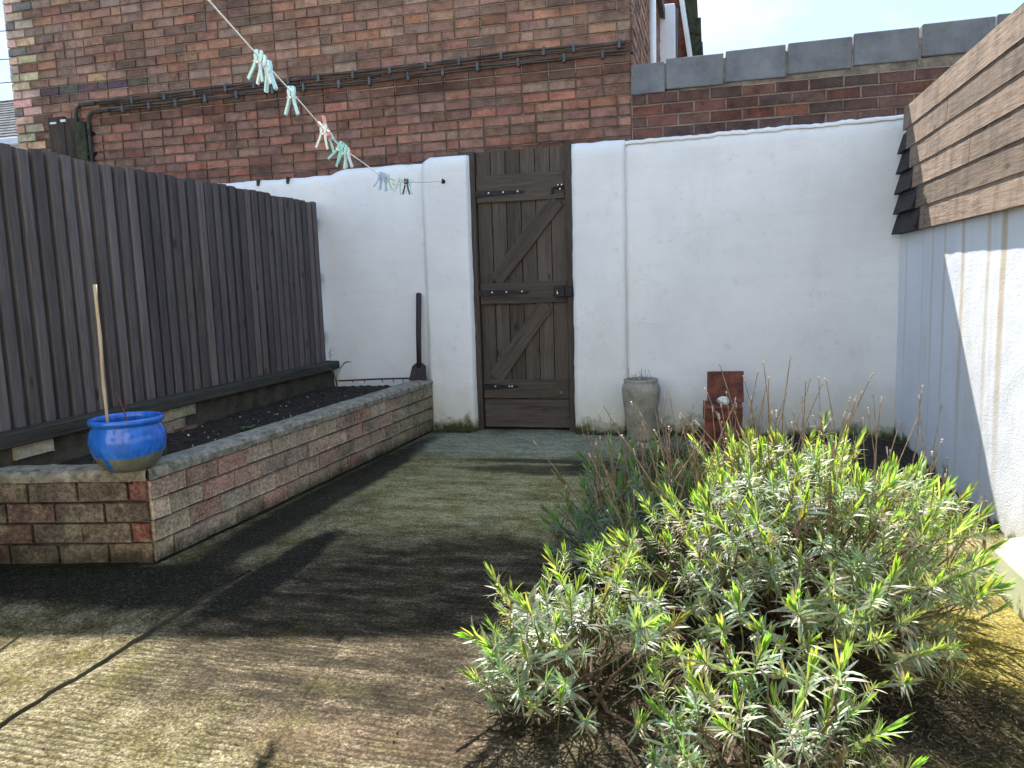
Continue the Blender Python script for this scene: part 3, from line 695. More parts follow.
q = MB(); q.box((-1.125, gy-.052, .995), (-1.045, gy-.026, 1.078), bev=.004); lk = q.build('lock_case', 'iron', gt)
q = MB(); q.tube([(-1.10, gy-.053, 1.035), (-1.10, gy-.056, 1.045)], .006, 8); q.box((-1.103, gy-.0555, 1.018), (-1.097, gy-.0525, 1.04)); q.build('keyhole', 'bright_metal', lk)
q = MB(); q.box((-1.040, 5.548, 1.0), (-.985, 5.574, 1.07), bev=.004); q.build('keeper', 'iron', gt)
q = MB(); q.tube([(-1.125, gy-.036, 1.775), (-1.0, gy-.036, 1.785)], .008, 8); q.tube([(-1.12, gy-.036, 1.775), (-1.122, gy-.045, 1.735)], .007, 8); q.box((-1.085, gy-.033, 1.762), (-1.045, gy-.0255, 1.80), bev=.002); bo = q.build('bolt', 'iron', gt)
for dx, dz in ((-1.08, 1.795), (-1.052, 1.795), (-1.066, 1.766), (-1.12, 1.752)):
    q = MB(); q.box((dx-.004, gy-.041, dz-.004), (dx+.004, gy-.0345, dz+.004)); q.build('screw', 'bright_metal', bo)
q = MB(); q.tube([(-1.0935, gy-.028, .285), (-1.092, gy-.03, .30)], .006, 6); q.build('screw', 'bright_metal', gt)

# ------------------------------------------------------------------ unseen house behind the camera, added to bounce sunlight into the yard
hs_ = thing('unseen_bounce_house', (0, -4, 0), 'unseen cream house behind the camera, added to bounce sunlight into the yard', 'house')
q = MB(); q.box((-6, -8, -.05), (4.5, -3.2, 5.4)); q.build('wall', 'cream', hs_)
q = MB(); q.box((-6.2, -8.2, 5.402), (4.7, -3.0, 5.6)); q.build('roof', 'slate', hs_)
for xa, xb, za, zb, nm in ((-3.4, -1.8, 1.0, 2.2, 'window'), (.2, 1.1, .0, 2.05, 'door'), (-3.2, -2.0, 3.3, 4.5, 'window'), (0, 1.2, 3.3, 4.5, 'window')):
    q = MB(); q.box((xa, -3.24, za), (xb, -3.15, zb), bev=.01); fr = q.build(nm, 'upvc', hs_)
    q = MB(); q.box((xa+.08, -3.16, za+.08), (xb-.08, -3.145, zb-.08)); q.build('pane', 'glass', fr)

# ------------------------------------------------------------------ left fence on its timber kerb
fe = thing('board_fence', (-2.95, 4, .55), 'tall dark grey fence of overlapping upright boards, along the left above the raised bed', 'fence')
q = MB(); yy = 1.2
while yy < 5.49:
    pitch = .081+rnd.uniform(-.005, .005); wd = .054+rnd.uniform(-.004, .005); tz = 1.765+rnd.uniform(-.009, .007); kk = rnd.uniform(.68, 1.28); tl = rnd.uniform(-.004, .004)
    c = (kk*rnd.uniform(.97, 1.05), kk, kk*rnd.uniform(.96, 1.03)); x = -2.928+rnd.uniform(-.003, .003); e = min(yy+wd, 5.53)
    def slat(xa, xb, ya, ye, zt, c, lean):
        vs = []
        for z, l in ((.550, 0.), (zt, lean)): vs += [(xb+.002, ya+l, z), (xb+.002, ya+.006+l, z), (xb+.002, ye-.006+l, z), (xb, ye+l, z), (xa, ye+l, z), (xa, ya+l, z)]
        for o_ in (0, 6): vs[o_] = (xb-.003, vs[o_][1], vs[o_][2])
        n_ = 6; q.add(vs, [tuple(range(6))[::-1], tuple(range(6, 12))]+[(i_, (i_+1) % 6, 6+(i_+1) % 6, 6+i_) for i_ in range(6)], c, rshift())
    slat(-2.950, x, yy, e, tz, c, tl)
    kb = kk*rnd.uniform(.55, .8); slat(-2.972, -2.9515, yy+wd-.02, min(yy+pitch+.02, 5.53), tz-rnd.uniform(0, .006), (kb, kb, kb), tl)  # recessed slats toned darker, painting the shade between front boards
    yy += pitch
q.build('boards', 'fence', fe)
for z in (.75, 1.2, 1.62):
    q = MB(); q.box((-3.03, 1.2, z-.04), (-2.974, 5.53, z+.04), rcol(.8, .9), shift=rshift()); q.build('rail', 'fence', fe)
q = MB(); q.box((-2.965, 1.2, .487), (-2.845, 5.53, .548), (1.35, 1.35, 1.25), bev=.006, shift=rshift(), jit=.004); q.build('base_rail', 'sleeper', fe)
# low retaining course under the fence
rt = thing('low_retaining_wall', (-2.92, 4, 0), 'dark low wall of mossy bricks holding the soil beneath the left fence', 'wall')
q = MB(); q.box((-3.02, 1.2, 0), (-2.90, 5.53, .484), jit=.002); q.build('wall', 'mortar_dark', rt)
q = MB()
def keepr(u, z): return not (2.60 < 1.2+u < 2.80 or 3.36 < 1.2+u < 3.72)
def colr(u, z, k):
    yy = 1.2+u
    if (2.60 < yy < 2.76 or 3.40 < yy < 3.72): return tuple(v*rnd.uniform(.8, 1.1) for v in (.40, .32, .21))
    return tuple(v*rnd.uniform(.85, 1.1) for v in (.040, .036, .031))
brick_face(q, (-2.885, 1.2, 0), (0, 1, 0), (1, 0, 0), 4.33, .30, 3, .0615, .20, PAL_BED, bond='stretch', colf=colr, depth=.04, skip=keepr, joint=.006); q.build('bricks', 'brick', rt)

# ------------------------------------------------------------------ raised brick bed
rb = thing('raised_brick_bed', (-2.5, 4, 0), 'low raised bed of mossy yellow and red bricks, in front of the left fence', 'raised bed')
P0 = Vector((-2.225, 2.60, 0)); P1 = Vector((-2.085, 5.53, 0)); P2 = Vector((-3.05, 2.44, 0))
def unit(v): return v.normalized()
d1 = unit(P1-P0); n1 = Vector((d1.y, -d1.x, 0)); d2 = unit(P0-P2); n2 = Vector((d2.y, -d2.x, 0))
def wallblock(q, A, B, N, th, z0, z1, off=0.):
    A = A+N*off; B = B+N*off
    vs = [A, B, B-N*th, A-N*th]; q.add([(p.x, p.y, z0) for p in vs]+[(p.x, p.y, z1) for p in vs], [(3, 2, 1, 0), (4, 5, 6, 7), (0, 1, 5, 4), (1, 2, 6, 5), (2, 3, 7, 6), (3, 0, 4, 7)])
q = MB(); wallblock(q, P0-d1*.0, P1, n1, .10, -.02, .362, -.010); q.build('mortar_core', 'mortar_dark', rb)
q = MB(); wallblock(q, P2, P0-d2*.012, n2, .10, -.02, .3615, -.010); q.build('mortar_core', 'mortar_dark', rb)
def cside(u, z, k):
    if z < 0: return tuple(v*rnd.uniform(.5, 1) for v in (.05, .055, .03))
    c = pick(PAL_BED)
    if u > 1.7: g = min(1, (u-1.7)/1.0)*.6; c = tuple(c[i]*(1-g)+(.15, .15, .09)[i]*g for i in range(3))
    return c
q = MB(); brick_face(q, P0, d1, n1, (P1-P0).length, -.0745, 5, .087, .212, PAL_BED, bond='stretch', depth=.05, proud=.004, colf=cside, minor=.003); q.build('side_bricks', 'bed_brick', rb)
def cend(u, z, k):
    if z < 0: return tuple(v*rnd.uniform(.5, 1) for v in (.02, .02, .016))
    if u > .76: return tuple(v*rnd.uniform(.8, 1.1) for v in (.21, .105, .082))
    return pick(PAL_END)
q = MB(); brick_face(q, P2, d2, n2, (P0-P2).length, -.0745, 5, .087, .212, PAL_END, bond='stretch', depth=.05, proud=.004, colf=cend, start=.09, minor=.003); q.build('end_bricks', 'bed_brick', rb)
def cap(q, A, B, N, th, mitreA=0, mitreB=0):
    D = unit(B-A); n = max(4, int((B-A).length/.03)); vs = []; fs = []; prof = [(.012, .358), (.014, .385), (.002, .403), (-.05, .408), (-th+.01, .404), (-th, .392), (-th-.002, .358)]
    m = len(prof)
    for k in range(n+1):
        for (o_, z) in prof:
            t = (B-A).length*k/n
            lim0 = mitreA*(-o_)*.74; lim1 = (B-A).length+mitreB*(o_)*.74
            t = max(lim0 if mitreA else 0, min(t, lim1)) if (mitreA or mitreB) else t
            p = A+D*t+N*o_
            d = .004*mnoise.noise(Vector((p.x*9, p.y*9, z*30)))+.0035*mnoise.noise(Vector((p.x*31, p.y*31, z*60)))
            vs.append((p.x+N.x*d, p.y+N.y*d, z+d))
    for k in range(n):
        for i in range(m-1): a = k*m+i; fs.append((a, a+m, a+m+1, a+1))
    fs.append(tuple(range(m))); fs.append(tuple(range(n*m, n*m+m))[::-1])
    q.add(vs, fs)
q = MB(); cap(q, P0, P1, n1, .125, mitreA=1); q.build('cap', 'cap', rb)
q = MB(); cap(q, P2, P0, n2, .125, mitreB=1); q.build('cap', 'cap', rb)
# soil
def soilf(x, y, i, nx): return 0, .016*mnoise.noise(Vector((x*5, y*5, 0)))+.012*mnoise.noise(Vector((x*16, y*16, 0)))+.008*mnoise.noise(Vector((x*41, y*41, 0)))
q = sheet('soil', -2.98, -2.13, 2.46, 5.53, .352, 60, 200, MAT['soil'], soilf)
# keep the sheet inside the bed walls
for v_ in q.data.vertices:
    t = (v_.co.y-2.6)/2.93; lim = -2.225+.14*t-.06
    if v_.co.x > lim: v_.co.x = lim-.0005*(v_.co.x-lim)
    if v_.co.y < 2.56: v_.co.y = max(v_.co.y, 2.44+.16*(v_.co.x+3.05)/.825+.06)
tag(q, kind='structure')
q = MB()
for k in range(120):
    yy = rnd.uniform(2.65, 5.45); x = rnd.uniform(-2.84, -2.36+.14*(yy-2.6)/2.93); s_ = rnd.choice((.002, .0025, .003, .004, .0065))*rnd.uniform(.7, 1.1)
    z = .354+soilf(x, yy, 0, 0)[1]
    bm = bmesh.new(); bmesh.ops.create_icosphere(bm, subdivisions=1, radius=s_)
    for p in bm.verts: p.co *= rnd.uniform(.7, 1.2)
    q.bm(bm, Matrix.Translation((x, yy, z+s_*.3)))
tag(q.build('soil_grit', 'perlite'), 'white grit flecks scattered over the dark soil of the raised bed', 'grit', kind='stuff')

# ------------------------------------------------------------------ leaves
def leaf(b, base, d, up, ln, wd, col, curl=0., seg=3, fold=.0):
    """one narrow pointed leaf"""
    base = Vector(base); d = Vector(d).normalized(); up = Vector(up)
    s_ = d.cross(up)
    if s_.length < 1e-3: s_ = d.cross(Vector((1, .2, 0)))
    s_.normalize(); up = s_.cross(d)
    vs = []; fs = []; p = base.copy(); prof = {3: [.45, 1., .8, .0], 4: [.5, .9, 1., .72, .0]}[seg]
    for i in range(seg+1):
        hw = wd*.5*prof[i]
        if i == seg: vs.append(p.copy())
        else: vs += [p-s_*hw, p+s_*hw]
        d = (d+up*curl/seg).normalized(); up = s_.cross(d); p = p+d*ln/seg
    for i in range(seg-1): a = 2*i; fs.append((a, a+1, a+3, a+2))
    a = 2*(seg-1); fs.append((a, a+1, a+2))
    b.add(vs, fs, col)

def sprig_proto(seed, old=False, ln=.10):
    """array form of a lavender shoot along +z: verts, faces, colours"""
    r = random.Random(seed); b = MB(); nwh = 8; lime = r.uniform(.75, 1.4)
    for w_ in range(nwh):
        t = w_/(nwh-1); z = ln*(t**.85)*.62
        for k in range(4):
            a = w_*1.57+k*math.pi/2+r.uniform(-.35, .35) if k < 2 else w_*1.57+k*math.pi/2+r.uniform(-.5, .5)
            spread = (1.02-.82*t)*r.uniform(.6, 1.25) if not old else (1.40-.8*t)*r.uniform(.7, 1.25)
            dd = Vector((math.cos(a)*math.sin(spread), math.sin(a)*math.sin(spread), math.cos(spread)))
            l = (.060-.012*abs(t-.5))*r.uniform(.7, 1.15)*(1. if k < 2 else .75); w2 = .0054*r.uniform(.7, 1.25)
            g = max(0, min(1, (t-.40)*1.5*lime+r.uniform(-.2, .2)))*(1 if not old else .25)
            lo = (.265, .290, .215); hi = (.225, .325, .075)
            c = tuple((lo[i]*(1-g)+hi[i]*g)*r.uniform(.75, 1.2) for i in range(3))
            leaf(b, (0, 0, z), dd, (0, 0, 1), l, w2, c, curl=(.25 if g > .4 else -.95)*r.uniform(.2, 1.3), seg=4)
    b.tube([(.012, .004, -.13), (.004, .0, -.06), (0, 0, ln*.6)], [.0022, .0018, .0012], 4, (.20, .20, .13), cap=False)
    return np.array(b.v), b.f, np.array(b.c)
PRO = [sprig_proto(k, False, .080+.014*(k % 4)) for k in range(12)]; OLD = [sprig_proto(50+k, True, .085) for k in range(8)]

class Plant:
    def __init__(s): s.V = []; s.F = []; s.C = []; s.n = 0
    def sprig(s, pro, p, d, sc_, tw, tint):
        V, F, Cc = pro; d = Vector(d).normalized(); q = d.to_track_quat('Z', 'Y').to_matrix() @ Matrix.Rotation(tw, 3, 'Z')
        A = np.array(q); s.V.append(V @ A.T*sc_+np.array(p)); s.F += [tuple(i+s.n for i in f) for f in F]; s.C.append(Cc*np.array(tint)); s.n += len(V)
    def build(s, name, mat, parent):
        b = MB(); b.v = np.concatenate(s.V).tolist(); b.f = s.F; b.c = np.concatenate(s.C).tolist(); b.sh = [(0, 0, 0)]*len(b.f)
        return b.build(name, mat, parent)

def lavender(center, rx, ry, h, nspr, nold, nstem, nstalk, label, seed, hollow=None, stalk_where=None, dry=.0, tint=(1, 1, 1), size=1., group=None):
    r = random.Random(seed); cx, cy = center
    root = thing('lavender_bush', (cx, cy, 0), label, 'lavender', group)
    pl = Plant(); wd = MB(); inner = []
    def surf(u, a):
        # u 0 centre .. 1 rim ; lumpy dome
        k = 1+.16*mnoise.noise(Vector((math.cos(a)*1.7+seed, math.sin(a)*1.7, u*1.3)))
        x = cx+rx*u*k*math.cos(a); y_ = cy+ry*u*k*math.sin(a)
        z = h*(1+.22*math.cos(a)*u)*(1-u**2.3)**.62*(1+.22*mnoise.noise(Vector((x*3.1, y_*3.1, seed))))+.05
        return Vector((x, y_, z))
    for i in range(nspr+nold):
        old = i >= nspr
        u = math.sqrt(r.random())*1.0; a = r.uniform(0, 2*math.pi); p = surf(min(u, .985), a)
        if old: p = Vector((cx, cy, 0)).lerp(p, r.uniform(.72, .97)); p.z *= r.uniform(.8, 1.)
        else: p += Vector((r.gauss(0, .015), r.gauss(0, .025), r.gauss(.01, .05)+(.07*r.random() if r.random() < .2 else 0)))
        if hollow and hollow(p, r): continue
        out = Vector((p.x-cx, p.y-cy, 0))/max(rx, ry)
        d = Vector((out.x*.75+r.gauss(0, .22), out.y*.75+r.gauss(0, .22), .75+.25*r.random()-(.25*u*u if not old else .45*u)))
        k = r.uniform(.8, 1.25); tn = (tint[0]*k*r.uniform(.9, 1.1), tint[1]*k, tint[2]*k*r.uniform(.85, 1.15))
        if r.random() < .07: tn = (.75, .52, .42)
        s_ = size*(r.uniform(.55, 1.2) if not old else r.uniform(.6, 1.1))
        pro = r.choice(OLD) if old else r.choice(PRO)
        pl.sprig(pro, p, d, s_, r.uniform(0, 6.28), tn)
        if r.random() < .4: inner.append((p, d))
    pl.build('foliage', 'leaf', root)
    for p, d in inner[:nstem]:
        g = Vector((cx+(p.x-cx)*.18+r.gauss(0, .04), cy+(p.y-cy)*.18+r.gauss(0, .04), .0))
        m1 = g.lerp(p, .45)+Vector((r.gauss(0, .025), r.gauss(0, .025), -.04*r.random())); m2 = g.lerp(p, .78)+Vector((r.gauss(0, .015), r.gauss(0, .015), -.02))
        wd.tube([g, m1, m2, p-d.normalized()*.01], [.0065*r.uniform(.6, 1.3), .0045, .003, .0018], 5)
    tag(wd.build('woody_stems', 'woody', root), kind='stuff')
    for i in range(nstalk):
        st = MB(); hd = MB()
        a = r.uniform(0, 2*math.pi); u = math.sqrt(r.random())*.9; p = surf(u, a)
        if stalk_where:
            for _ in range(40):
                if stalk_where(p): break
                a = r.uniform(0, 2*math.pi); u = math.sqrt(r.random())*.9; p = surf(u, a)
        l = r.uniform(.14, .36)*size; d = Vector((r.gauss(0, .25)+(p.x-cx)*.4, r.gauss(0, .22)+(p.y-cy)*.3, 1)).normalized(); bend = Vector((r.gauss(0, .14), r.gauss(0, .14), 0))
        b0 = p-d*.10; pts = [b0, b0+d*(.1+l*.5)+bend*l*.25, b0+d*(.1+l)+bend*l*.8]
        st.tube(pts, [.0024, .0019, .0015], 4); so_ = st.build('flower_stalk', 'twig', root)
        if r.random() < .75:
            tip = pts[2]; dd = (pts[2]-pts[1]).normalized(); nq = r.choice((4, 5, 6, 7, 8))
            hd.tube([tip-dd*(.0035*q_) for q_ in range(nq)], [.0034*r.uniform(.45, 1.1) for q_ in range(nq)], 5); hd.build('seed_head', 'seed', so_)
    return root
def hollow_main(p, r):
    # bare woody gaps low at the front
    if p.z < .20 and p.y < 2.2 and -.25 < p.x < .25: return r.random() < .6
    if p.z < .16 and p.y < 2.2: return r.random() < .4
    if mnoise.noise(Vector((p.x*4.3, p.y*4.3, p.z*4.3+7))) < -.18: return r.random() < .75
    return False
big = lavender((.20, 2.52), .57, .70, .385, 500, 500, 260, 120, 'largest lavender bush, bright grey-green shoots and dry stalks, in the right foreground', 3, hollow_main, lambda p: p.y > 2.45, size=1.08)
lavender((-.36, 1.93), .26, .30, .22, 46, 60, 50, 0, 'small sparse lavender at the left front foot of the big lavender bush', 11, tint=(.92, .96, .98), size=1.1)
lavender((-.30, 2.92), .34, .38, .28, 110, 110, 80, 48, 'shaded blue-grey lavender with many brown dry stalks, behind the left of the big bush', 17, None, lambda p: p.y > 2.8, tint=(.72, .86, .90), size=.95)  # dim bluish tint paints shade into these leaves
lavender((.12, 1.66), .26, .14, .10, 26, 20, 20, 0, 'low green lavender shoots along the bottom edge in front of the big bush', 23, tint=(.9, .98, .92), size=1.05)
# thick cut stems standing out of the bush
for (x, yy, z0, z1, lx) in ((.325, 2.35, .35, .62, .01), (.66, 2.62, .22, .47, .04), (-.28, 2.75, .18, .42, -.10), (.30, 2.0, .0, .30, .0), (.78, 2.5, .15, .42, .0)):
    q = MB(); q.tube([(x, yy, z0), (x+lx*.4, yy, (z0+z1)/2), (x+lx, yy, z1)], [.0055, .005, .004], 6); q.build('cut_stem', 'twig', big)

# ------------------------------------------------------------------ litter under the lavender
q = MB()
for k in range(2600):
    if k % 3: x, yy = rnd.gauss(.18, .34), rnd.gauss(2.2, .36)
    else: x, yy = rnd.gauss(.62, .16), rnd.gauss(1.95, .16)
    if x > .9: continue
    a = rnd.uniform(0, 6.28); l = rnd.uniform(.006, .03); wd = rnd.uniform(.001, .004); z = .004+.012*rnd.random()
    dx, dy = math.cos(a)*l/2, math.sin(a)*l/2; nx_, ny_ = -math.sin(a)*wd/2, math.cos(a)*wd/2; tz = rnd.uniform(-.006, .006)
    q.add([(x-dx-nx_, yy-dy-ny_, z), (x+dx-nx_, yy+dy-ny_, z+tz), (x+dx+nx_, yy+dy+ny_, z+tz+.001), (x-dx+nx_, yy-dy+ny_, z+.002)], [(0, 1, 2, 3)])
for k in range(260):
    x, yy = rnd.uniform(-2.0, .1), rnd.uniform(1.3, 5.4); a = rnd.uniform(0, 6.28); l = rnd.uniform(.004, .018); wd = rnd.uniform(.002, .005); z = .007+.004*rnd.random()
    dx, dy = math.cos(a)*l/2, math.sin(a)*l/2; nx_, ny_ = -math.sin(a)*wd/2, math.cos(a)*wd/2
    q.add([(x-dx-nx_, yy-dy-ny_, z), (x+dx-nx_, yy+dy-ny_, z+.002), (x+dx+nx_, yy+dy+ny_, z+.003), (x-dx+nx_, yy-dy+ny_, z+.001)], [(0, 1, 2, 3)])
for k in range(120):
    x, yy = rnd.gauss(.35, .35), rnd.gauss(2.05, .22); a = rnd.uniform(0, 6.28); l = rnd.uniform(.05, .16)
    if x > .85: continue
    q.tube([(x, yy, .006), (x+math.cos(a)*l*.5+.01, yy+math.sin(a)*l*.5, .014), (x+math.cos(a)*l, yy+math.sin(a)*l, .006)], .0013, 4)
tag(q.build('leaf_litter', 'litter'), 'dry dark leaf litter and twigs spread under the lavender', 'leaf litter', kind='stuff')
# dark earth heaped along the back right corner
q = MB(); nx, ny = 70, 50; vs = []; fs = []
for j in range(ny+1):
    for i in range(nx+1):
        x = -.25+1.40*i/nx; yy = 4.0+1.5*j/ny; u = (x-.55)/.7; v_ = (yy-4.85)/.72
        e = max(0, 1-u*u*u*u-v_*v_)
        z = -.02+.085*math.sqrt(e)+.03*e*mnoise.noise(Vector((x*6, yy*6, 0)))+.018*mnoise.noise(Vector((x*19, yy*19, 0)))*min(1, e*3)
        vs.append((x, yy, z))
for j in range(ny):
    for i in range(nx): a = j*(nx+1)+i; fs.append((a, a+1, a+nx+2, a+nx+1))
q.add(vs, fs); tag(q.build('earth_heap', 'soil'), kind='structure')

# green algae tufts along the wall feet
q = MB()
def tuft(x, yy, n, hh, spread, col):
    for k in range(n):
        a = rnd.uniform(0, 6.28); leaf(q, (x+rnd.gauss(0, spread), yy+rnd.gauss(0, spread*.4), 0.0), (math.cos(a)*.6, math.sin(a)*.6-.1, 1), (math.cos(a), math.sin(a), 0), hh*rnd.uniform(.4, 1.1), hh*.16, tuple(v*rnd.uniform(.6, 1.2) for v in col), rnd.uniform(-.6, .2))
for k in range(150):
    x = rnd.choice((rnd.uniform(-2.06, -1.76), rnd.uniform(-.96, -.55), rnd.uniform(-.5, 1.1))); yy = 5.49 if x > -.6 else 5.475
    tuft(x, yy, 5, .028, .012, (.06, .075, .02))
for k in range(70): tuft(1.13, rnd.uniform(3.0, 5.4), 5, .03, .010, (.06, .07, .018))
tag(q.build('wall_moss', 'weed'), 'small tufts of moss and weed along the foot of the white walls', 'moss', kind='stuff')

# ------------------------------------------------------------------ blue pot and its contents
px_, py_ = -2.30, 2.60; pz = .408
pot = thing('plant_pot', (px_, py_, pz), 'glossy blue glazed pot with bare clay foot, on the corner of the raised bed', 'plant pot')
q = MB(); q.lathe([(0, .002), (.083, .0), (.098, .012), (.122, .045), (.140, .085), (.1455, .12), (.141, .155), (.130, .178), (.127, .186), (.136, .190), (.1415, .197), (.1415, .206), (.136, .213), (.127, .212), (.120, .204), (.121, .185), (.131, .155), (.133, .12)], (px_, py_, pz), 64, wob=.012)
q.build('body', 'glaze', pot, smooth=True)
q = MB(); vs = []; fs = []
vs.append((px_, py_, pz+.172))
for rr in (.05, .09, .128):
    for k in range(24): t = 2*math.pi*k/24; vs.append((px_+rr*math.cos(t), py_+rr*math.sin(t), pz+.165+.012*mnoise.noise(Vector((rr*40, t*3, 0)))))
for k in range(24):
    fs.append((0, 1+k, 1+(k+1) % 24))
    for i in range(2): a = 1+i*24; fs.append((a+k, a+24+k, a+24+(k+1) % 24, a+(k+1) % 24))
q.add(vs, fs); q.build('soil', 'soil', pot, smooth=True)
q = MB(); c0 = Vector((-2.395, 2.60, pz+.12)); c1 = Vector((-2.385, 2.60, pz+.745))
q.tube([c0.lerp(c1, t/12)+Vector((.002*math.sin(t), 0, 0)) for t in range(13)], [.0065 if t % 4 else .0078 for t in range(13)], 8)
tag(q.build('bamboo_cane', 'cane', None, True, org=c0), 'pale bamboo cane standing upright in the blue glazed pot', 'cane')
sd = thing('potted_seedling', (-2.27, 2.57, pz+.17), 'bare reddish seedling with a few dark leaves, growing in the blue glazed pot', 'seedling')
q = MB(); q.tube([(-2.27, 2.57, pz+.16), (-2.272, 2.57, pz+.22), (-2.29, 2.57, pz+.27), (-2.315, 2.575, pz+.315)], [.003, .0025, .002, .0015], 5); q.tube([(-2.275, 2.57, pz+.24), (-2.26, 2.57, pz+.285)], .0015, 5); q.build('stem', 'redstem', sd)
q = MB()
for a, z in ((0, .315), (1.2, .30), (2.5, .29), (4., .30), (5.2, .26), (.5, .285)): leaf(q, (-2.285+.01*math.cos(a), 2.57, pz+z-.03), (math.cos(a), math.sin(a)*.5, .3), (0, 0, 1), .04, .012, (.055, .035, .03), -.4)
q.build('leaves', 'weed', sd)

# ------------------------------------------------------------------ spade, plants in the bed, rod
spd = thing('garden_spade', (-2.15, 5.42, .40), 'dark long-handled spade leaning blade down on the white wall by the raised bed', 'spade')
q = MB(); q.tube([(-2.150, 5.455, .50), (-2.149, 5.47, .75), (-2.143, 5.50, 1.045), (-2.143, 5.501, 1.058)], [.019, .020, .021, .016], 12); q.build('handle', 'spade_wood', spd, True)
q = MB(); yb = 5.45
q.add([(-2.225, yb-.03, .405), (-2.085, yb-.03, .405), (-2.098, yb, .51), (-2.128, yb+.004, .535), (-2.172, yb+.004, .535), (-2.205, yb, .51), (-2.225, yb-.018, .405), (-2.085, yb-.018, .405), (-2.098, yb+.012, .51), (-2.128, yb+.016, .535), (-2.172, yb+.016, .535), (-2.205, yb+.012, .51)],
      [(5, 4, 3, 2, 1, 0), (6, 7, 8, 9, 10, 11), (0, 1, 7, 6), (1, 2, 8, 7), (2, 3, 9, 8), (3, 4, 10, 9), (4, 5, 11, 10), (5, 0, 6, 11)]); q.build('blade', 'spade_wood', spd)
q = MB(); q.tube([(-2.80, 5.40, .405), (-2.5, 5.45, .412), (-2.22, 5.47, .416)], .007, 6)
for x in (-2.7, -2.6, -2.45, -2.36, -2.28): q.tube([(x, 5.43, .41), (x+.01, 5.43, .39)], .004, 5)
tag(q.build('rusty_rod', 'rust', None, org=(-2.5, 5.45, .41)), 'thin rusty rod along the foot of the white wall behind the raised bed', 'rod')
lp = thing('strap_leaf_plant', (-2.80, 5.38, .36), 'dark green strap-leaved plant arching before the white wall by the far fence end', 'plant')
q = MB()
def strap(p0, pts, wd, col):
    n = len(pts); vs = []; fs = []
    for i, p in enumerate(pts):
        hw = wd*(1-(i/(n-1))**2)*.5+.001; vs += [(p[0], p[1]-hw*.5, p[2]-hw), (p[0], p[1]+hw*.5, p[2]+hw)]
    for i in range(n-1): a = 2*i; fs.append((a, a+1, a+3, a+2))
    q.add(vs, fs, col)
for s_, h_ in ((1., 1.), (.35, .9), (-.2, .75)):
    strap(None, [(-2.80+.16*s_*(t/8)**1.6, 5.38-.05*(t/8), .35+h_*(.21*math.sin(min(1., t/8)*1.75))) for t in range(9)], .022, (.035, .085, .03))
q.build('leaves', 'weed', lp)
sg = thing('pale_seedling', (-2.46, 3.66, .36), 'small light green rosette seedling on the dark soil, nearest the middle of the raised bed', 'seedling')
q = MB()
for k in range(14):
    a = k*2.4; leaf(q, (-2.46, 3.66, .36), (math.cos(a), math.sin(a), .7+.4*rnd.random()), (0, 0, 1), .06*rnd.uniform(.6, 1.1), .022, tuple(v*rnd.uniform(.8, 1.2) for v in (.16, .21, .075)), -.5, seg=3)
q.build('leaves', 'weed', sg)
gb = thing('green_shoot', (-2.42, 2.96, .36), 'single upright thin green shoot on the soil just right of the blue pot', 'shoot')
q = MB(); leaf(q, (-2.42, 2.96, .355), (0, 0, 1), (0, 1, 0), .10, .008, (.07, .13, .06), .1); leaf(q, (-2.41, 2.95, .355), (-.15, 0, 1), (0, 1, 0), .06, .006, (.10, .14, .06), .1); q.build('blades', 'weed', gb)
wd_ = thing('wall_weed', (-2.90, 5.47, .55), 'tiny brown weed sprouting on the kerb at the far end of the fence', 'weed')
q = MB()
for k in range(9):
    a = rnd.uniform(0, 6.28); leaf(q, (-2.89, 5.47, .55+.012*k), (math.cos(a), math.sin(a), .8), (0, 0, 1), .05, .006, (.10, .085, .04), -.3)
q.tube([(-2.89, 5.47, .545), (-2.885, 5.465, .66)], .002, 4, (.08, .06, .03)); q.build('shoots', 'weed', wd_)

# ------------------------------------------------------------------ urn, terracotta stack, stone
ux, uy = -.485, 5.36
ur = thing('garden_urn', (ux, uy, 0), 'tall grey-green tapering stone urn against the white wall right of the gate', 'urn')
q = MB(); q.lathe([(0, .0), (.088, 0), (.092, .02), (.105, .12), (.121, .24), (.130, .315), (.1315, .345), (.128, .37), (.118, .392), (.113, .40), (.117, .408), (.117, .420), (.108, .423), (.100, .418), (.098, .39), (.105, .36)], (ux, uy, .002), 48, wob=.03); q.build('body', 'urn', ur, True)
q = MB(); q.lathe([(.106, .385), (.06, .392), (.001, .395)], (ux, uy, .002), 24); q.build('soil', 'soil', ur)
q = MB()
for k in range(16):
    a = rnd.uniform(0, 6.28); rr = rnd.uniform(0, .09); x, yy = ux+rr*math.cos(a), uy+rr*math.sin(a); q.tube([(x, yy, .39), (x+rnd.gauss(0, .01), yy, .43), (x+rnd.gauss(0, .02), yy, .44+rnd.uniform(0, .06))], .0016, 4)
tag(q.build('dry_stalks', 'twig', None, org=(ux, uy, .39)), 'few short dead stalks sticking up from the grey stone urn', 'dead plant')

